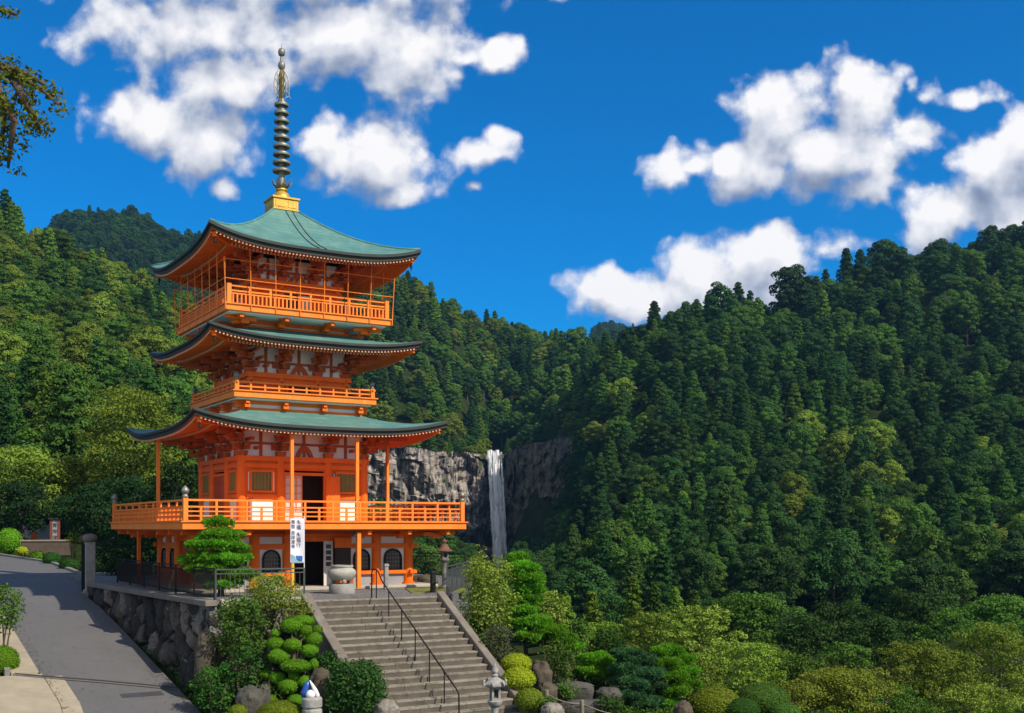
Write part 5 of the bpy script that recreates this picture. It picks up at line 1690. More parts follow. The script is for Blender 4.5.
M['lantern_dark'] = surface('lantern_dark', (0.20, 0.185, 0.165), (0.10, 0.095, 0.085), 3, 0.9, 0.5, 25)
p = at(444.5, 588, 46.5); p.z = 0
lantern("stone_lantern", "lantern with a rusty red-brown roof behind the grey-green fence", p, 0.4, zp(46.5, 538) / 2.98, M['rust_tile'], M['lantern_dark'], False, 0.86)

# rocks
M['rock_grey'] = surface('rock_grey', (0.085, 0.078, 0.066), (0.03, 0.031, 0.022), 1.8, 0.92, 1.0, 8)
M['rock_brown'] = surface('rock_brown', (0.095, 0.074, 0.050), (0.035, 0.030, 0.020), 1.8, 0.92, 1.0, 8)
M['rock_pale'] = surface('rock_pale', (0.26, 0.235, 0.20), (0.13, 0.115, 0.095), 2.5, 0.92, 1.0, 12)
def rock(label, p, r, mat, seed):
    deep = p.z - ground(p.x, p.y) + 0.3
    b = MB()
    def fn(u, v):
        a, t = u * 2 * math.pi, (v - 0.5) * math.pi
        d = Vector((math.cos(a) * math.cos(t), math.sin(a) * math.cos(t), math.sin(t)))
        cell = noise.voronoi(d * 1.3 + Vector((seed, 0, 0)))[0]
        k = 0.82 + 0.28 * min(0.6, cell[1] - cell[0]) + 0.16 * noise.noise(d * 1.8 + Vector((seed * 3.3, 0, 0))) + 0.05 * noise.fractal(d * 5 + Vector((seed, 0, 0)), 0.8, 2.1, 3)
        return Vector((d.x * r[0] * k, d.y * r[1] * k, d.z * r[2] * k if d.z > 0 else d.z * max(r[2] * 0.6, deep) * k))
    b.grid(fn, 40, 24)
    o = b.build("rock", mat, None, smooth=35, loc=p)
    return tag(o, label, "rock")
for lab, px, py, d, r, mt, sd in (
    ("pale angular rock at the right foot of the round green bush", 386, 711, 34.0, (0.45, 0.4, 0.38), 'rock_pale', 1),
    ("brown upright rock behind the blue and white ornament", 320, 688, 35.3, (0.42, 0.35, 0.7), 'rock_brown', 2),
    ("large grey rock below the dark shrub near the wall's corner", 250, 700, 34.6, (0.5, 0.45, 0.5), 'rock_grey', 3),
    ("big brown boulder at the front corner of the retaining wall", 206, 652, 37.0, (0.42, 0.5, 0.8), 'rock_brown', 4),
    ("flat brown rock on the lawn between lantern and pagoda", 424, 583, 50.5, (0.75, 0.6, 0.42), 'rock_brown', 5),
    ("tall brown rock face behind the yellow-green mounds", 541, 673, 39.2, (0.42, 0.45, 0.5), 'rock_brown', 6),
    ("rounded brown rock above the rope fence post", 547, 690, 37.8, (0.40, 0.4, 0.3), 'rock_brown', 7),
    ("flat topped grey rock in the middle of the rock garden", 575, 687, 39.5, (0.75, 0.6, 0.22), 'rock_grey', 8),
    ("low dark rock nearest the rope in the rock garden", 583, 706, 38.0, (1.1, 0.6, 0.24), 'rock_grey', 9),
    ("grey slanted rock left of the blue-green pine", 609, 694, 39.8, (0.5, 0.5, 0.26), 'rock_grey', 10),
    ("pinkish brown rock left of the olive clipped mound", 683, 711, 37.5, (0.36, 0.35, 0.36), 'rock_brown', 11),
    ("small pale rock at the foot of the rope fence", 552, 709, 35.5, (0.4, 0.4, 0.22), 'rock_pale', 12),
    ("small grey rock under the cloud-pruned bush", 264, 690, 34.9, (0.2, 0.2, 0.2), 'rock_grey', 13)):
    rock(lab, at(px, py, d), r, M[mt], sd)

# rope fence in the rock garden
rf_ = empty("rope_fence", at(546.5, 713, 36.4))
tag(rf_, "low rope fence on two wooden posts among the rocks", "fence")
M['weathered_wood'] = surface('weathered_wood', (0.24, 0.20, 0.15), (0.13, 0.11, 0.085), 4, 0.9, 0.4, 20)
o0 = rf_.location
ps = [at(546.5, 690, 36.4) - o0, at(582, 700, 36.6) - o0, at(632, 712, 36.9) - o0]
for p in ps[:2]:
    b = MB(); b.tube([p - Vector((0, 0, 1.6)), p], 0.07, 9); b.build("post", M['weathered_wood'], rf_, smooth=60)
for dz in (0.12, 0.5):
    b = MB()
    for p, q in zip(ps[:-1], ps[1:]):
        b.tube([p.lerp(q, t / 6) - Vector((0, 0, dz + 0.10 * math.sin(math.pi * t / 6))) for t in range(7)], 0.022, 6)
    b.build("rope", M['weathered_wood'], rf_, smooth=True)

# the blue and white ornament on its round stone
p = at(312, 713, 33.6)
orn = empty("garden_ornament", p)
tag(orn, "blue and white peaked ornament standing on a round ribbed stone pedestal", "ornament")
b = MB(); b.lathe([(0.30, -0.6), (0.30, 0.10), (0.27, 0.12), (0.27, 0.16), (0.305, 0.20), (0.305, 0.42), (0.27, 0.47), (0.10, 0.49)], n=20); b.build("pedestal", M['granite'], orn, smooth=30)
M['glaze_blue'] = surface('glaze_blue', (0.02, 0.09, 0.36), (0.015, 0.06, 0.26), 5, 0.3)
M['glaze_white'] = surface('glaze_white', (0.74, 0.74, 0.76), (0.62, 0.62, 0.66), 6, 0.35)
b = MB(); b.tube([(-0.20, 0, 0.46), (-0.22, 0, 0.62), (-0.17, 0, 0.82), (-0.08, 0, 0.97)], [0.10, 0.13, 0.10, 0.02], 10); b.build("blue_fin", M['glaze_blue'], orn, smooth=True)
b = MB(); b.tube([(-0.06, -0.03, 0.97), (0.02, -0.03, 0.82), (0.10, -0.03, 0.68), (0.17, -0.03, 0.52), (0.18, -0.02, 0.46)], [0.02, 0.05, 0.07, 0.07, 0.05], 10); b.build("white_ridge", M['glaze_white'], orn, smooth=True)
b = MB(); b.lathe([(0.02, 0.44), (0.12, 0.47), (0.145, 0.56), (0.10, 0.66), (0.02, 0.70)], (-0.03, -0.10, 0), 14); b.build("white_body", M['glaze_white'], orn, smooth=True)

# ---------------------------------------------------------------- garden plants
prng = np.random.default_rng(23)
def plant(name, label, cat, base, group=None):
    o = empty(name, base)
    return tag(o, label, cat, group)

def shrub(label, px, py, rx, ry, d, mat, leaf=0.13, dens=1.0, lumps=26, name="shrub", up=0.35, jitter=0.7, base=None, loose=1.0, squash=1.0, stems=5, cat="shrub", aspect=0.5, gap=0.5):
    """an untrimmed bush: lumps of leaves over forked stems. px, py, rx, ry in photo pixels at depth d"""
    c = at(px, py, d)
    R, Hh = rx / F * d, ry / F * d
    zb = base if base is not None else min(c.z - Hh, ground(c.x, c.y))
    o = plant(name, label, cat, Vector((c.x, c.y, zb)))
    cl = []
    for i in range(lumps):
        t = -0.8 + 1.7 * (i + 0.5) / lumps
        a = i * 2.39996 + prng.uniform(-.5, .5)
        k = math.sqrt(max(0.05, 1 - t * t)) * prng.uniform(0.55, 1.02)
        s = R * prng.uniform(0.24, 0.42) * (1 if loose == 1 else 0.8)
        n = dens * 22 * (s / leaf) ** 2 * gap
        cl.append(((k * R * 0.82 * math.cos(a), k * R * 0.82 * math.sin(a) * squash, c.z - zb + t * Hh * 0.85), (s, s, s * 0.8 * min(1.3, Hh / R + 0.3)), n, leaf))
    for t, k in ((-0.55, 0.55), (-0.1, 0.6), (0.35, 0.45)):
        cl.append(((0, 0, c.z - zb + t * Hh), (R * k, R * k * squash, Hh * 0.4), dens * 16 * (R * k / leaf) ** 2 * gap, leaf * 1.2))
    me = leaf_mesh("foliage", cl, prng, aspect=aspect, up=up, jitter=jitter, shell=(0.45, 1.08))
    me.materials.append(M[mat])
    link_mesh("foliage", me, None, o)
    b = MB()
    for i in range(stems):
        a = i * 2 * math.pi / stems + 0.4
        h = (c.z - zb)
        p1 = Vector((math.cos(a) * R * 0.25, math.sin(a) * R * 0.25, h * 0.45))
        p2 = Vector((math.cos(a + .4) * R * 0.6, math.sin(a + .4) * R * 0.6, h * 1.0 + Hh * 0.3))
        b.tube([(math.cos(a) * 0.05, math.sin(a) * 0.05, -0.2), p1, p2], [0.03 + 0.03 * R, 0.02 + 0.018 * R, 0.008], 6)
    b.build("stem", M['bark'], o, smooth=True)
    return o

def mound_mesh(c, r, leaf, dens, rng):
    """one clipped lump: shell leaves tight on an uneven dome"""
    area = 4 * math.pi * ((r[0] * r[1] + r[0] * r[2] + r[1] * r[2]) / 3)
    return (c, r, dens * area / (leaf * leaf * 0.45), leaf)

def clipped(label, lobes, d, mat, leaf=0.07, dens=1.25, name="clipped_bush", cat="bush", base=None, trunk=True, flat=0.85):
    """clipped bush; lobes (px, py, rx, ry[, dd]) in photo pixels"""
    cs = [at(l[0], l[1], d + (l[4] if len(l) > 4 else 0)) for l in lobes]
    x0, y0 = sum(c.x for c in cs) / len(cs), sum(c.y for c in cs) / len(cs)
    zb = base if base is not None else min(min(c.z for c in cs), ground(x0, y0))
    o = plant(name, label, cat, Vector((x0, y0, zb)))
    hull = MB()
    first = None
    for l, c in zip(lobes, cs):
        rx, ry = l[2] / F * d, l[3] / F * d
        r = (rx, max(rx * flat, ry * 0.9), ry)
        q = c - Vector((x0, y0, zb))
        me = leaf_mesh("leaf_pad", [mound_mesh(tuple(q), r, leaf, dens, prng)], prng, aspect=0.55, up=0.25, jitter=0.38, shell=(0.93, 1.03), below=0.8)
        me.materials.append(M[mat])
        ob = link_mesh("leaf_pad" if len(lobes) > 1 else "foliage", me, None, o)
        h = MB()
        def fn(u, v, q=q, r=r):
            a, t = u * 2 * math.pi, (v - 0.5) * math.pi
            return q + Vector((math.cos(a) * math.cos(t) * r[0], math.sin(a) * math.cos(t) * r[1], math.sin(t) * r[2])) * 0.94
        h.grid(fn, 16, 10)
        h.build("twigs", M[mat], ob, smooth=True)
    if trunk:
        t = MB()
        top = max(c.z for c in cs) - zb
        t.tube([(0, 0, -0.3), (0.05, 0, top * 0.4), (0, 0.05, top * 0.85)], [0.09, 0.07, 0.04], 7)
        if len(lobes) > 2:
            for c in cs:
                q = c - Vector((x0, y0, zb))
                t.tube([(0, 0, max(0.1, q.z * 0.6)), q * 0.6 + Vector((0, 0, q.z * 0.28)), q], [0.05, 0.035, 0.02], 5)
        t.build("trunk", M['bark'], o, smooth=True)
    return o

def pad_pine(label, pads, d, mat, base_px, base_z, leaf=0.17, dens=1.0, name="pine_tree", lean=0.0):
    """garden pine trained into flat needle pads; pads (px, py, rx, ry[, dd])"""
    bx = at(base_px, 600, d)
    o = plant(name, label, "pine", Vector((bx.x, d, base_z)))
    t = MB()
    top = (max(at(p[0], p[1], d).z for p in pads) - base_z) * 0.9
    tp = [Vector((0.10 * math.sin(k * 1.3) * (k > 0) + lean * k / 6, 0.06 * math.cos(k * 1.7), top * k / 6 - 0.3 * (k == 0))) for k in range(7)]
    t.tube(tp, [0.13, 0.12, 0.10, 0.085, 0.07, 0.05, 0.03], 8)
    for pd in pads:
        c = at(pd[0], pd[1], d + (pd[4] if len(pd) > 4 else 0)) - o.location
        rx, ry = pd[2] * 1.08 / F * d, pd[3] * 1.22 / F * d
        n = int(1.35 * dens * 900 * rx * rx / (leaf * leaf) * 0.11) + 300
        subs = []
        m = max(4, int(5 + rx * 9))
        for k in range(m):
            a = k * 2.39996
            q = math.sqrt((k + 0.5) / m) * 0.85
            s = rx * prng.uniform(0.26, 0.40)
            subs.append(((c.x + math.cos(a) * q * rx, c.y + math.sin(a) * q * rx * 0.85, c.z + ry * (0.6 * (1 - q * q)) + prng.uniform(-.03, .06)), (s, s, max(ry * 0.62, s * 0.45)), n / m * 1.9, leaf))
        me = leaf_mesh("needle_pad", subs, prng, aspect=0.26, up=0.3, jitter=0.5, shell=(0.7, 1.05), below=0.18, spiky=0.55)
        me.materials.append(M[mat])
        link_mesh("needle_pad", me, None, o)
        kz = max(0.15, c.z - 0.25)
        t.tube([Vector((lean * kz / max(top, .1), 0, kz)), Vector((c.x * 0.55, c.y * 0.55, c.z - 0.12)), Vector((c.x, c.y, c.z - ry * 0.25))], [0.05, 0.04, 0.02], 6)
    t.build("trunk", M['bark'], o, smooth=True)
    return o

pad_pine("bright green trained pine with layered pads behind the corner fence", [(217, 527, 14, 7), (221, 538, 21, 6), (205, 541, 9, 5), (216, 548, 25, 7), (234, 551, 14, 6), (204, 559, 20, 6), (226, 562, 24, 7), (190, 563, 12, 5), (213, 571, 24, 6), (241, 579, 16, 8), (221, 587, 19, 6), (205, 582, 12, 5, .3)], 41.3, 'pine_bright', 219, 0.0, 0.15, 1.0)
Z6 = lambda x, y, rx, ry, dd=0: (170 + x / 4.452, 560 + y / 4.452, rx / 4.452, ry / 4.452, dd)
clipped("cloud-pruned bush of many round green pads left of the steps", [Z6(540, 292, 50, 34), Z6(590, 272, 56, 28, .4), Z6(605, 312, 30, 25), Z6(655, 312, 26, 24, .3), Z6(470, 372, 44, 32), Z6(545, 378, 40, 30, -.2), Z6(640, 352, 40, 32, .1), Z6(485, 428, 50, 34, -.2), Z6(620, 402, 42, 30), Z6(560, 472, 68, 30, -.4), Z6(640, 465, 20, 28), Z6(428, 508, 36, 26), Z6(480, 526, 36, 28, -.3), Z6(551, 515, 26, 22, -.4), Z6(525, 562, 44, 34, -.5), Z6(602, 542, 36, 27, -.4), Z6(560, 628, 38, 30, -.7), Z6(440, 622, 38, 22, -.6), Z6(470, 326, 26, 20), Z6(590, 350, 30, 24, .5)], 35.8, 'moss_bush', 0.055, 1.15)
clipped("low olive-yellow clipped mound beneath the cloud-pruned bush", [Z6(495, 682, 108, 56)], 33.8, 'olive_bush', 0.055, 1.2, trunk=True)
clipped("small olive clipped mound at the garden's lower left corner", [Z6(303, 680, 46, 38)], 34.2, 'olive_bush', 0.055, 1.2)
shrub("airy light green shrub with bare stems against the fence", 271, 596, 29, 22, 38.3, 'shrub_light', 0.10, 0.75, 40, base=-0.6, gap=0.36, jitter=0.9)
shrub("leafy mid green shrub right of the airy one, by the steps", 297, 612, 18, 16, 37.9, 'shrub_light', 0.10, 0.8, 22, base=-1.0)
shrub("big spreading green shrub in front of the wall's stone corner", 240, 632, 30, 38, 36.9, 'broad_mid', 0.12, 0.95, 46)
shrub("dark glossy shrub low beside the foot of the stone wall", 216, 690, 25, 28, 35.7, 'shrub_dark', 0.11, 1.0, 34)
shrub("dark shadowy shrub below the big spreading one", 251, 672, 22, 26, 35.9, 'shrub_dark', 0.12, 1.0, 28)
shrub("round dark green bush at the lower left edge of the steps", 356, 690, 33, 31, 34.4, 'broad_dark', 0.11, 1.25, 60, up=0.4)
shrub("small dark shrub between pruned bush and stair cheek wall", 328, 668, 17, 18, 36.3, 'shrub_dark', 0.11, 0.9, 20)

# right of the steps
shrub("tall loose yellow-green bush right of the top of the steps", 487, 598, 33, 44, 41.6, 'shrub_light', 0.13, 0.8, 62, base=-2.4, gap=0.42, jitter=0.9, up=0.5)
shrub("slim upright top shoots of a yellow-green bush beside the waterfall view", 479, 558, 10, 16, 42.4, 'shrub_light', 0.12, 0.7, 16, base=-2.0, gap=0.4)
Z8 = lambda x, y, rx, ry, dd=0: (440 + x / 3.657, 540 + y / 3.657, rx / 3.657, ry / 3.657, dd)
pad_pine("bright green cascading pine behind the tall yellow-green bush", [Z8(285, 80, 42, 26, .4), Z8(300, 118, 58, 30), Z8(325, 155, 60, 30), Z8(332, 195, 52, 28), Z8(312, 232, 58, 28), Z8(300, 272, 60, 26, -.3), Z8(330, 318, 78, 30, -.6), Z8(390, 345, 75, 26, -.5), Z8(440, 372, 60, 22, -.4), Z8(320, 360, 60, 20, -1), Z8(470, 400, 50, 20, -.2)], 43.5, 'pine_bright', 527, -4.6, 0.16, 0.9)
shrub("feathery light green shrub behind the cascading pine", 551, 614, 20, 26, 46.5, 'shrub_light', 0.12, 0.8, 34, up=0.5)
shrub("grey-green twiggy bush beside the right stair cheek", 498, 644, 20, 20, 39.4, 'shrub_grey', 0.10, 0.8, 30)
clipped("uppermost yellow-green clipped mound right of the steps", [Z8(280, 452, 56, 38)], 38.4, 'yellow_bush', 0.06, 1.2)
clipped("middle yellow-green clipped mound right of the steps, the brightest", [Z8(288, 508, 62, 44)], 37.4, 'yellow_bush', 0.06, 1.2)
clipped("lowest olive clipped mound behind the granite lantern", [Z8(327, 584, 54, 44)], 36.2, 'olive_bush', 0.06, 1.2)
shrub("olive shrub below the cascading pine in the rock garden", 560, 662, 22, 22, 42.0, 'broad_mid', 0.12, 0.9, 26)
shrub("dark round shrub among the maples above the rock garden", 607, 648, 22, 20, 52.0, 'shrub_dark', 0.14, 1.0, 30)
shrub("low leafy shrub spilling over the flat rocks", 566, 692, 16, 9, 38.6, 'broad_mid', 0.10, 1.0, 18)
shrub("low dark shrub between the rocks and the blue-green pine", 612, 706, 18, 10, 37.6, 'shrub_dark', 0.10, 1.0, 18)
shrub("fresh green fern-like shrub under the lowest olive mound", 548, 704, 12, 9, 36.0, 'broad_mid', 0.09, 1.0, 16)
shrub("leafy green shrub in the gap behind the rusty maple", 806, 670, 26, 14, 52.0, 'broad_mid', 0.14, 1.0, 26)
shrub("dark fill shrub behind the flat rocks", 590, 680, 22, 16, 43.0, 'shrub_dark', 0.12, 1.0, 22)
shrub("leafy olive shrub left of the blue-green pine, behind rocks", 612, 672, 20, 20, 46.0, 'broad_mid', 0.13, 0.9, 24)
pad_pine("small bright pine with two domed pads in the rock garden", [(597, 664, 18, 8), (590, 674, 14, 6, -.3), (604, 677, 16, 7, -.3), (620, 682, 12, 5, -.4)], 43.0, 'pine_bright', 598, -5.6, 0.13, 0.9)
pad_pine("blue-green trained pine with drooping layered pads", [(628, 657, 15, 6), (640, 664, 20, 7), (628, 671, 16, 6, -.3), (646, 676, 20, 7, -.3), (632, 685, 20, 7, -.5), (652, 690, 16, 6, -.4), (626, 698, 20, 7, -.7), (642, 705, 20, 7, -.7)], 42.0, 'pine_blue', 638, -6.0, 0.14, 1.0)
pad_pine("vivid green trained pine beside the blue-green one", [(668, 655, 16, 7), (680, 662, 16, 6, .2), (664, 666, 18, 7, -.2), (684, 674, 16, 6), (670, 679, 20, 7, -.3), (688, 687, 14, 6), (672, 693, 20, 7, -.5), (660, 704, 18, 6, -.6)], 42.5, 'pine_bright', 672, -6.2, 0.14, 1.0)
clipped("broad olive clipped mound at the bottom edge among the pines", [(715, 706, 26, 20)], 38.0, 'olive_bush', 0.065, 1.15)
clipped("broad dark green clipped mound right of the olive one", [(763, 700, 27, 17)], 38.6, 'broad_mid', 0.065, 1.2)
clipped("low dark clipped mound in front of the broad green one", [(742, 710, 18, 12)], 37.5, 'shrub_dark', 0.06, 1.2)
clipped("last dark clipped mound before the rusty maple", [(785, 712, 16, 9)], 37.8, 'broad_mid', 0.06, 1.2)

def garden_tree(label, px, ytop, rx, ybot, d, mat, leaf, lumps, name="maple_tree", up=0.4, gap=0.42, dens=1.0, loose=1, cat="tree", trunk_r=0.12, conifer=False, jitter=0.7):
    leaf *= 0.70
    lumps = int(lumps * (0.75 if not conifer else 1.0))
    c = at(px, (ytop + ybot) / 2, d)
    R, Hh = rx / F * d, (ybot - ytop) / 2 / F * d
    zb = ground(c.x, c.y) - 0.1
    o = plant(name, label, cat, Vector((c.x, c.y, zb)))
    H = c.z + Hh - zb
    if conifer:
        cl = conifer_clumps(H, R, prng, n=lumps, leaves=130, L=leaf, start=max(0.08, 1 - 2 * Hh / H), power=0.65)
    else:
        cl = []
        airy = name == 'maple_tree'
        if airy:
            lumps = int(lumps * 1.9)
        for t, k in ((-0.5, 0.6), (0.0, 0.62), (0.4, 0.45)):
            cl.append(((0, 0, c.z - zb + t * Hh), (R * k, R * k, Hh * 0.4), dens * (6 if airy else 12) * (R * k / leaf) ** 2 * gap, leaf * 1.2))
        for i in range(lumps):
            t = -0.85 + 1.8 * (i + 0.5) / lumps
            a = i * 2.39996 + prng.uniform(-.5, .5)
            k = math.sqrt(max(0.03, 1 - t * t)) * prng.uniform(0.45, 1.16)
            s = R * prng.uniform(0.16, 0.38)
            if airy:
                s = R * prng.uniform(0.10, 0.24)
                k *= prng.uniform(0.75, 1.25)
                t += prng.uniform(-0.12, 0.16)
            cl.append(((k * R * 0.85 * math.cos(a), k * R * 0.85 * math.sin(a), c.z - zb + t * Hh * 0.86), (s, s, s * 0.55), dens * 24.0 * (s / leaf) ** 2 * gap, leaf))
    me = leaf_mesh("crown", cl, prng, aspect=0.55, up=up, jitter=jitter, shell=(0.55, 1.08), below=0.35)
    me.materials.append(M[mat])
    link_mesh("crown", me, None, o)
    o2 = link_mesh("trunk", trunk_mesh("trunk", H, trunk_r, prng, 7, R * 0.8, 0.75 if not conifer else 0.95), None, o)
    return o

for a in (
 ("yellow-green maple farthest left above the rock garden", 606, 622, 28, 660, 62, 'maple_yellow', 0.20, 60),
 ("pale yellow-green maple directly above the blue-green pine", 652, 610, 34, 668, 60, 'maple_yellow', 0.20, 70),
 ("wide yellow-green maple with thin pale twigs, upper middle", 700, 602, 40, 680, 58, 'shrub_light', 0.20, 84),
 ("olive maple behind the two clipped mounds", 742, 640, 44, 705, 54, 'maple_yellow', 0.19, 84),
 ("small olive maple just above the olive clipped mound", 698, 660, 30, 705, 48, 'broad_olive', 0.17, 60),
 ("rust tinted spreading maple at the bottom edge", 842, 668, 52, 716, 45, 'maple_rust', 0.15, 90),
 ("small rust-green maple right of the clipped mounds", 792, 680, 30, 716, 44, 'maple_rust', 0.15, 60),
 ("broad olive-yellow tree filling the lower right corner, left part", 925, 640, 52, 712, 56, 'broad_olive', 0.20, 90),
 ("broad olive-yellow tree in the extreme lower right corner", 992, 622, 50, 712, 58, 'maple_yellow', 0.20, 90),
 ("fresh green tree rising highest behind the lower right corner", 950, 606, 36, 680, 68, 'broad_mid', 0.24, 70),
 ("yellow-green low tree at the bottom edge near the right corner", 975, 684, 40, 725, 47, 'shrub_light', 0.17, 70),
 ("fresh green low tree between rust maple and right corner trees", 895, 684, 32, 722, 48, 'broad_mid', 0.17, 60)):
    garden_tree(*a)
for a in (
 ("leftmost pointed yellow-green cedar beyond the maples", 566, 596, 16, 650, 74, 'cedar_bright', 0.34, 34, "cedar_tree"),
 ("second pointed yellow-green cedar beyond the maples", 592, 594, 17, 650, 78, 'cedar_bright', 0.34, 34, "cedar_tree"),
 ("pointed cedar standing tallest between waterfall and mountain foot", 634, 578, 16, 640, 84, 'cedar_bright', 0.34, 34, "cedar_tree"),
 ("twin pointed cedar, left one, above the pale maple", 655, 584, 16, 640, 82, 'cedar_mid', 0.34, 34, "cedar_tree"),
 ("twin pointed cedar, right one, above the pale maple", 675, 590, 16, 640, 84, 'cedar_bright', 0.34, 34, "cedar_tree"),
 ("slim dark cedar right of the twin cedars", 694, 592, 16, 640, 88, 'cedar_mid', 0.34, 34, "cedar_tree")):
    garden_tree(*a, conifer=True)
for a in (
 ("large domed mid green tree in the middle behind the maples", 752, 592, 46, 655, 86, 'broad_mid', 0.34, 70),
 ("dark green tree right of the large domed one", 800, 612, 36, 668, 80, 'broad_dark', 0.32, 60),
 ("dark tree with yellowish tips below the mountain, right of centre", 842, 600, 40, 665, 84, 'broad_dark', 0.32, 60),
 ("bright green rounded tree standing before the dark ones", 778, 646, 24, 686, 66, 'cedar_bright', 0.26, 46),
 ("bright green rounded tree above the rust tinted maple", 846, 642, 26, 682, 64, 'broad_mid', 0.26, 50),
 ("deep green tree directly left of the lower right corner trees", 885, 615, 34, 672, 76, 'broad_dark', 0.30, 60),
 ("mid green tree at the mountain's foot near the right edge", 1000, 596, 40, 650, 84, 'broad_mid', 0.32, 60),
 ("dark green tree behind the olive tree near the right edge", 915, 590, 36, 650, 88, 'broad_dark', 0.34, 60),
 ("dark green tree behind the yellow-green cedars, left of centre", 612, 592, 30, 640, 92, 'broad_dark', 0.34, 56),
 ("dark tree seen just right of the cascading pine", 575, 618, 22, 655, 58, 'broad_mid', 0.24, 40),
 ("dark green tree between the domed tree and the twin cedars", 712, 596, 28, 640, 94, 'broad_dark', 0.34, 56)):
    garden_tree(*a, name="broadleaf_tree", up=0.25, jitter=0.6, dens=1.2)

# left of the pagoda
for a in (
 ("tall bright green billowy cedar left of the pagoda", 50, 375, 36, 520, 105, 'cedar_bright', 0.50, 70, "cedar_tree", True),
 ("slim mid green cedar behind the tall billowy one", 12, 392, 24, 520, 112, 'cedar_mid', 0.5, 50, "cedar_tree", True),
 ("spreading olive tree with dark limbs next to the pagoda's roofs", 132, 385, 52, 505, 92, 'broad_olive', 0.36, 80, "broadleaf_tree", False),
 ("yellowish olive tree above the bend of the road", 22, 448, 48, 520, 92, 'broad_olive', 0.36, 80, "broadleaf_tree", False),
 ("second yellowish olive tree, right of the road's bend", 80, 455, 40, 520, 95, 'broad_olive', 0.36, 70, "broadleaf_tree", False),
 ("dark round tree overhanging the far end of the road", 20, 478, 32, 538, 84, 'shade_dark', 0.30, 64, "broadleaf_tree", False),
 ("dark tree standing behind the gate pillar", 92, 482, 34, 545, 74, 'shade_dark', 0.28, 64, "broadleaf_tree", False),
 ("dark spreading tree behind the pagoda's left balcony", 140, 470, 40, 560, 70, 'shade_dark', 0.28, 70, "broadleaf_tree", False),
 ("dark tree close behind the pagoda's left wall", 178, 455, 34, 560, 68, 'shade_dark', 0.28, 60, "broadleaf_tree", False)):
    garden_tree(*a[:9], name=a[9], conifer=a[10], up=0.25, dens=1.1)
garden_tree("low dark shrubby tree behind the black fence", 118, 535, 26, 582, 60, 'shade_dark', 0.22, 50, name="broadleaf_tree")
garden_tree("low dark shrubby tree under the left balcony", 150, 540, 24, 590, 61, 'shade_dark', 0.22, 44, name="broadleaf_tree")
clipped("large bright clipped dome at the far bend of the road", [(9, 541, 13, 13)], 80, 'moss_bush', 0.12, 1.1)
clipped("small yellow-green clipped mound by the far kerb", [(22, 551, 6, 4.5)], 78, 'yellow_bush', 0.12, 1.1)
clipped("low olive clipped mound by the kerb, below the notice board", [(37, 556, 8, 5)], 74, 'moss_bush', 0.12, 1.1)
clipped("dark clipped hedge lump by the kerb, left one", [(52, 559, 9, 7)], 70.5, 'shrub_dark', 0.11, 1.1)
clipped("dark clipped hedge lump by the kerb, nearest the gate pillar", [(70, 566, 11, 8)], 66, 'shrub_dark', 0.11, 1.1)
shrub("yellow-green shrub lit behind the gate pillar", 73, 537, 9, 8, 76, 'yellow_bush', 0.18, 0.9, 18)
shrub("leafy green shrub cut by the photo's left edge above the concrete strip", 2, 610, 21, 29, 40.0, 'broad_mid', 0.11, 0.9, 46, base=-2.5)
clipped("bright green clipped ball at the left edge beside the road", [(1, 661, 18, 16)], 38.7, 'moss_bush', 0.055, 1.2)

# low green undergrowth that covers the bare soil of the garden
n = 0
ug = []
while n < 7600:
    Y = 31 + 62 * prng.random() ** 1.3
    px = prng.uniform(150, 1080)
    x = (px - 512) / F * Y
    d_ = Vector((x, Y, 0)) - ST
    u_, v_ = d_.dot(AV), -d_.dot(BV)
    n += 1
    if inside(x, Y, TERRACE) or (-3.0 < u_ < 3.0 and v_ > -0.5) or u_ < -6.2:
        continue
    z = ground(x, Y)
    s_ = prng.uniform(0.18, 0.42) * (1 + (Y - 35) / 60)
    L = 0.12 * (1 + (Y - 35) / 70)
    ug.append(((x, Y, z + s_ * 0.25), (s_, s_, s_ * 0.75), 42, L))
me = leaf_mesh("ground_cover", ug, prng, up=0.4, jitter=0.6, shell=(0.5, 1.1))
me.materials.append(M['broad_mid'])
tag(link_mesh("ground_cover", me), "low leafy undergrowth covering the garden soil", "undergrowth", kind='stuff')

fl = []
for k in range(900):
    i = prng.uniform(0.5, 12.5)
    q = prng.random()
    kk = (0.02 + 0.10 * prng.random() ** 2) if q < 0.5 else ((0.98 - 0.08 * prng.random() ** 2) if q < 0.8 else prng.random())
    pt = road_point(i, kk)
    fl.append(((pt.x, pt.y, pt.z + 0.035 + 0.02 * math.sin(math.pi * kk)), (0.05, 0.05, 0.004), 2, 0.07))
for k in range(300):
    u_, v_ = prng.uniform(-2.3, 2.3), prng.uniform(0.1, 6.0)
    i = int(v_ / TREAD) + 1
    pt = tz(u_, v_, -RISE * i + 0.012)
    fl.append(((pt.x, pt.y, pt.z), (0.03, 0.03, 0.003), 1, 0.06))
me = leaf_mesh("fallen_leaves", fl, prng, up=3.0, jitter=0.2, shell=(0.2, 1.0))
M['dry_leaf'] = foliage('dry_leaf', (0.16, 0.10, 0.03), (0.22, 0.17, 0.05))
me.materials.append(M['dry_leaf'])
tag(link_mesh("fallen_leaves", me), "small dry leaves lying along the road edges and steps", "fallen leaves", kind='stuff')

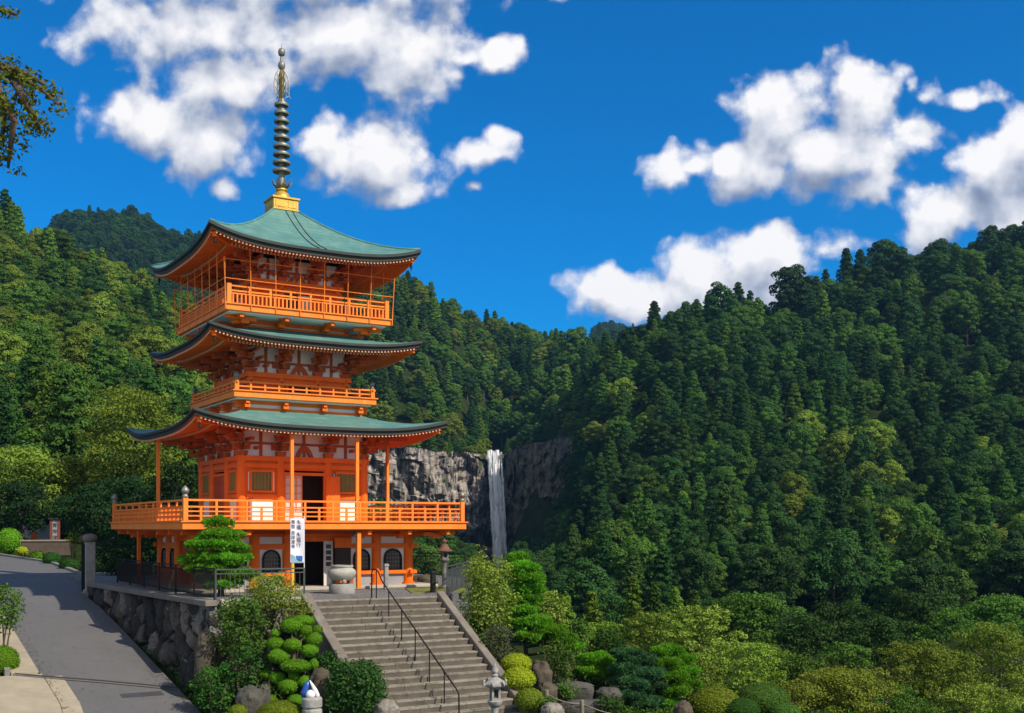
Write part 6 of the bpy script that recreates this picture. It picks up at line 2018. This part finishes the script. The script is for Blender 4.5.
# the small buildings glimpsed among the trees by the road
sh = empty("storehouse", at(41, 546, 96), math.radians(-20))
tag(sh, "white plastered storehouse glimpsed between dark trunks at the road's end", "building")
b = MB(); b.box((0, 0, 0.6), (1.7, 2.4, 2.4)); b.build("wall", M['dado'], sh)  # white wall given dado grey, dimmed as if under the trees
b = MB(); b.add([(-1.1, -1.5, 1.8), (1.1, -1.5, 1.8), (1.1, 1.5, 1.8), (-1.1, 1.5, 1.8), (0, -1.5, 2.5), (0, 1.5, 2.5)], [(0, 1, 4), (2, 3, 5), (1, 2, 5, 4), (3, 0, 4, 5), (3, 2, 1, 0)]); b.build("roof", M['eave_dark'], sh)
b = MB(); b.box((0.4, -1.22, 0.4), (0.6, 0.06, 1.6)); b.build("door", M['dull_red'], sh)
M['shaded_red'] = surface('shaded_red', (0.22, 0.05, 0.016), (0.14, 0.03, 0.012), 3, 0.8)  # post red darkened to paint in the shade of the trees
nb = empty("notice_board", at(55, 545, 84), math.radians(8))
tag(nb, "dim red framed notice board with pale lettered panel under dark trees", "notice board")
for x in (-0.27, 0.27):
    b = MB(); b.box((x, 0, 0.7), (0.16, 0.14, 2.4)); b.build("post", M['shaded_red'], nb)
b = MB(); b.box((0, 0, 0.9), (0.36, 0.08, 1.9)); pn = b.build("panel", M['dado'], nb)  # panel greyed with the dado colour, tree shade painted in
zc = 1.75
for ch in "青岸渡寺":
    cu = bpy.data.curves.new("letter", 'FONT'); cu.body = ch; cu.size = 0.36; cu.align_x = 'CENTER'; cu.extrude = 0.003
    t = letter_mesh(cu); t.parent = pn
    t.location = (0, -0.055, zc - 0.42); t.rotation_euler = (math.radians(90), 0, 0)
    zc -= 0.46
b = MB(); b.box((0, 0, 1.95), (0.9, 0.34, 0.10)); b.build("cap_board", M['eave_dark'], nb)
M['wall_brown'] = surface('wall_brown', (0.085, 0.06, 0.042), (0.05, 0.035, 0.026), 3, 0.9)  # brown darkened, tree shade put into the colour
lw = empty("low_wall", at(46, 553, 79), math.radians(25))
tag(lw, "low brown earthen wall in front of the notice board", "wall")
b = MB(); b.box((0, 0, 0.3), (3.2, 0.3, 1.0)); b.build("body", M['wall_brown'], lw, bevel=0.03)
b = MB(); b.box((0, 0, 0.86), (3.4, 0.46, 0.12)); b.build("coping", M['weathered_wood'], lw, bevel=0.02)

# the branch that hangs in from the left, on a tree that stands just outside the picture
D0 = 11.0
tb = at(-190, 700, D0)
tr = plant("overhanging_tree", "overhanging branch of small olive leaves against the sky, upper left corner", "tree", Vector((tb.x, D0, -6.0)))
b = MB()
org = tr.location
trk = [Vector((0, 0, -0.3)), Vector((0.1, 0, 3.0)), Vector((0.0, 0.1, 6.5)), at(-180, 60, D0) - org, at(-175, -120, D0) - org]
b.tube(trk, [0.26, 0.22, 0.18, 0.14, 0.08], 9)
twigs = [[(-180, 60), (-90, 45), (-30, 60), (10, 72), (40, 88), (58, 104)], [(-30, 60), (0, 95), (14, 120), (10, 150), (8, 168)], [(-180, 20), (-60, 0), (-5, 8), (16, 14)], [(10, 72), (24, 98), (36, 122), (40, 130)], [(-30, 60), (-5, 70), (5, 110), (2, 140)], [(-30, 60), (0, 66), (22, 72), (44, 84)]]
lv = []
for tw in twigs:
    P_ = [at(x, y, D0 + 0.25 * math.sin(i * 1.7 + tw[-1][0])) - org for i, (x, y) in enumerate(tw)]
    n = len(P_)
    b.tube(P_, [0.045 * (1 - i / n) + 0.006 for i in range(n)], 6)
    for i in range(n - 1):
        for k in range(7):
            p = P_[i].lerp(P_[i + 1], k / 7)
            if tw[i + 1][0] > -40:
                wdt = 0.06 + 0.08 * prng.random()
                lv.append(((p.x + prng.normal() * 0.06, p.y + prng.normal() * 0.10, p.z + prng.normal() * 0.05 - 0.03), (wdt, wdt, wdt * 0.8), 22, 0.055))
b.build("branch", M['bark'], tr, smooth=True)
me = leaf_mesh("foliage", lv, prng, aspect=0.45, up=0.2, jitter=1.0, shell=(0.2, 1.2))
me.materials.append(M['branch_leaf'])
link_mesh("foliage", me, None, tr)

# ---------------------------------------------------------------- the air between here and the far hills
m, N = new_mat('haze')
pv = N.add('ShaderNodeVolumePrincipled', {'Color': (0.22, 0.55, 1.0, 1), 'Density': 0.00009, 'Anisotropy': 0.2})
N.add('ShaderNodeOutputMaterial', {'Volume': pv.outputs[0]})
b = MB()
b.box((300, 1990, 97.5), (8000, 4090, 515))
hz = tag(b.build("haze", m), "thin blue summer haze in the valley air", "haze", kind='stuff')
SC.cycles.volume_bounces = 0
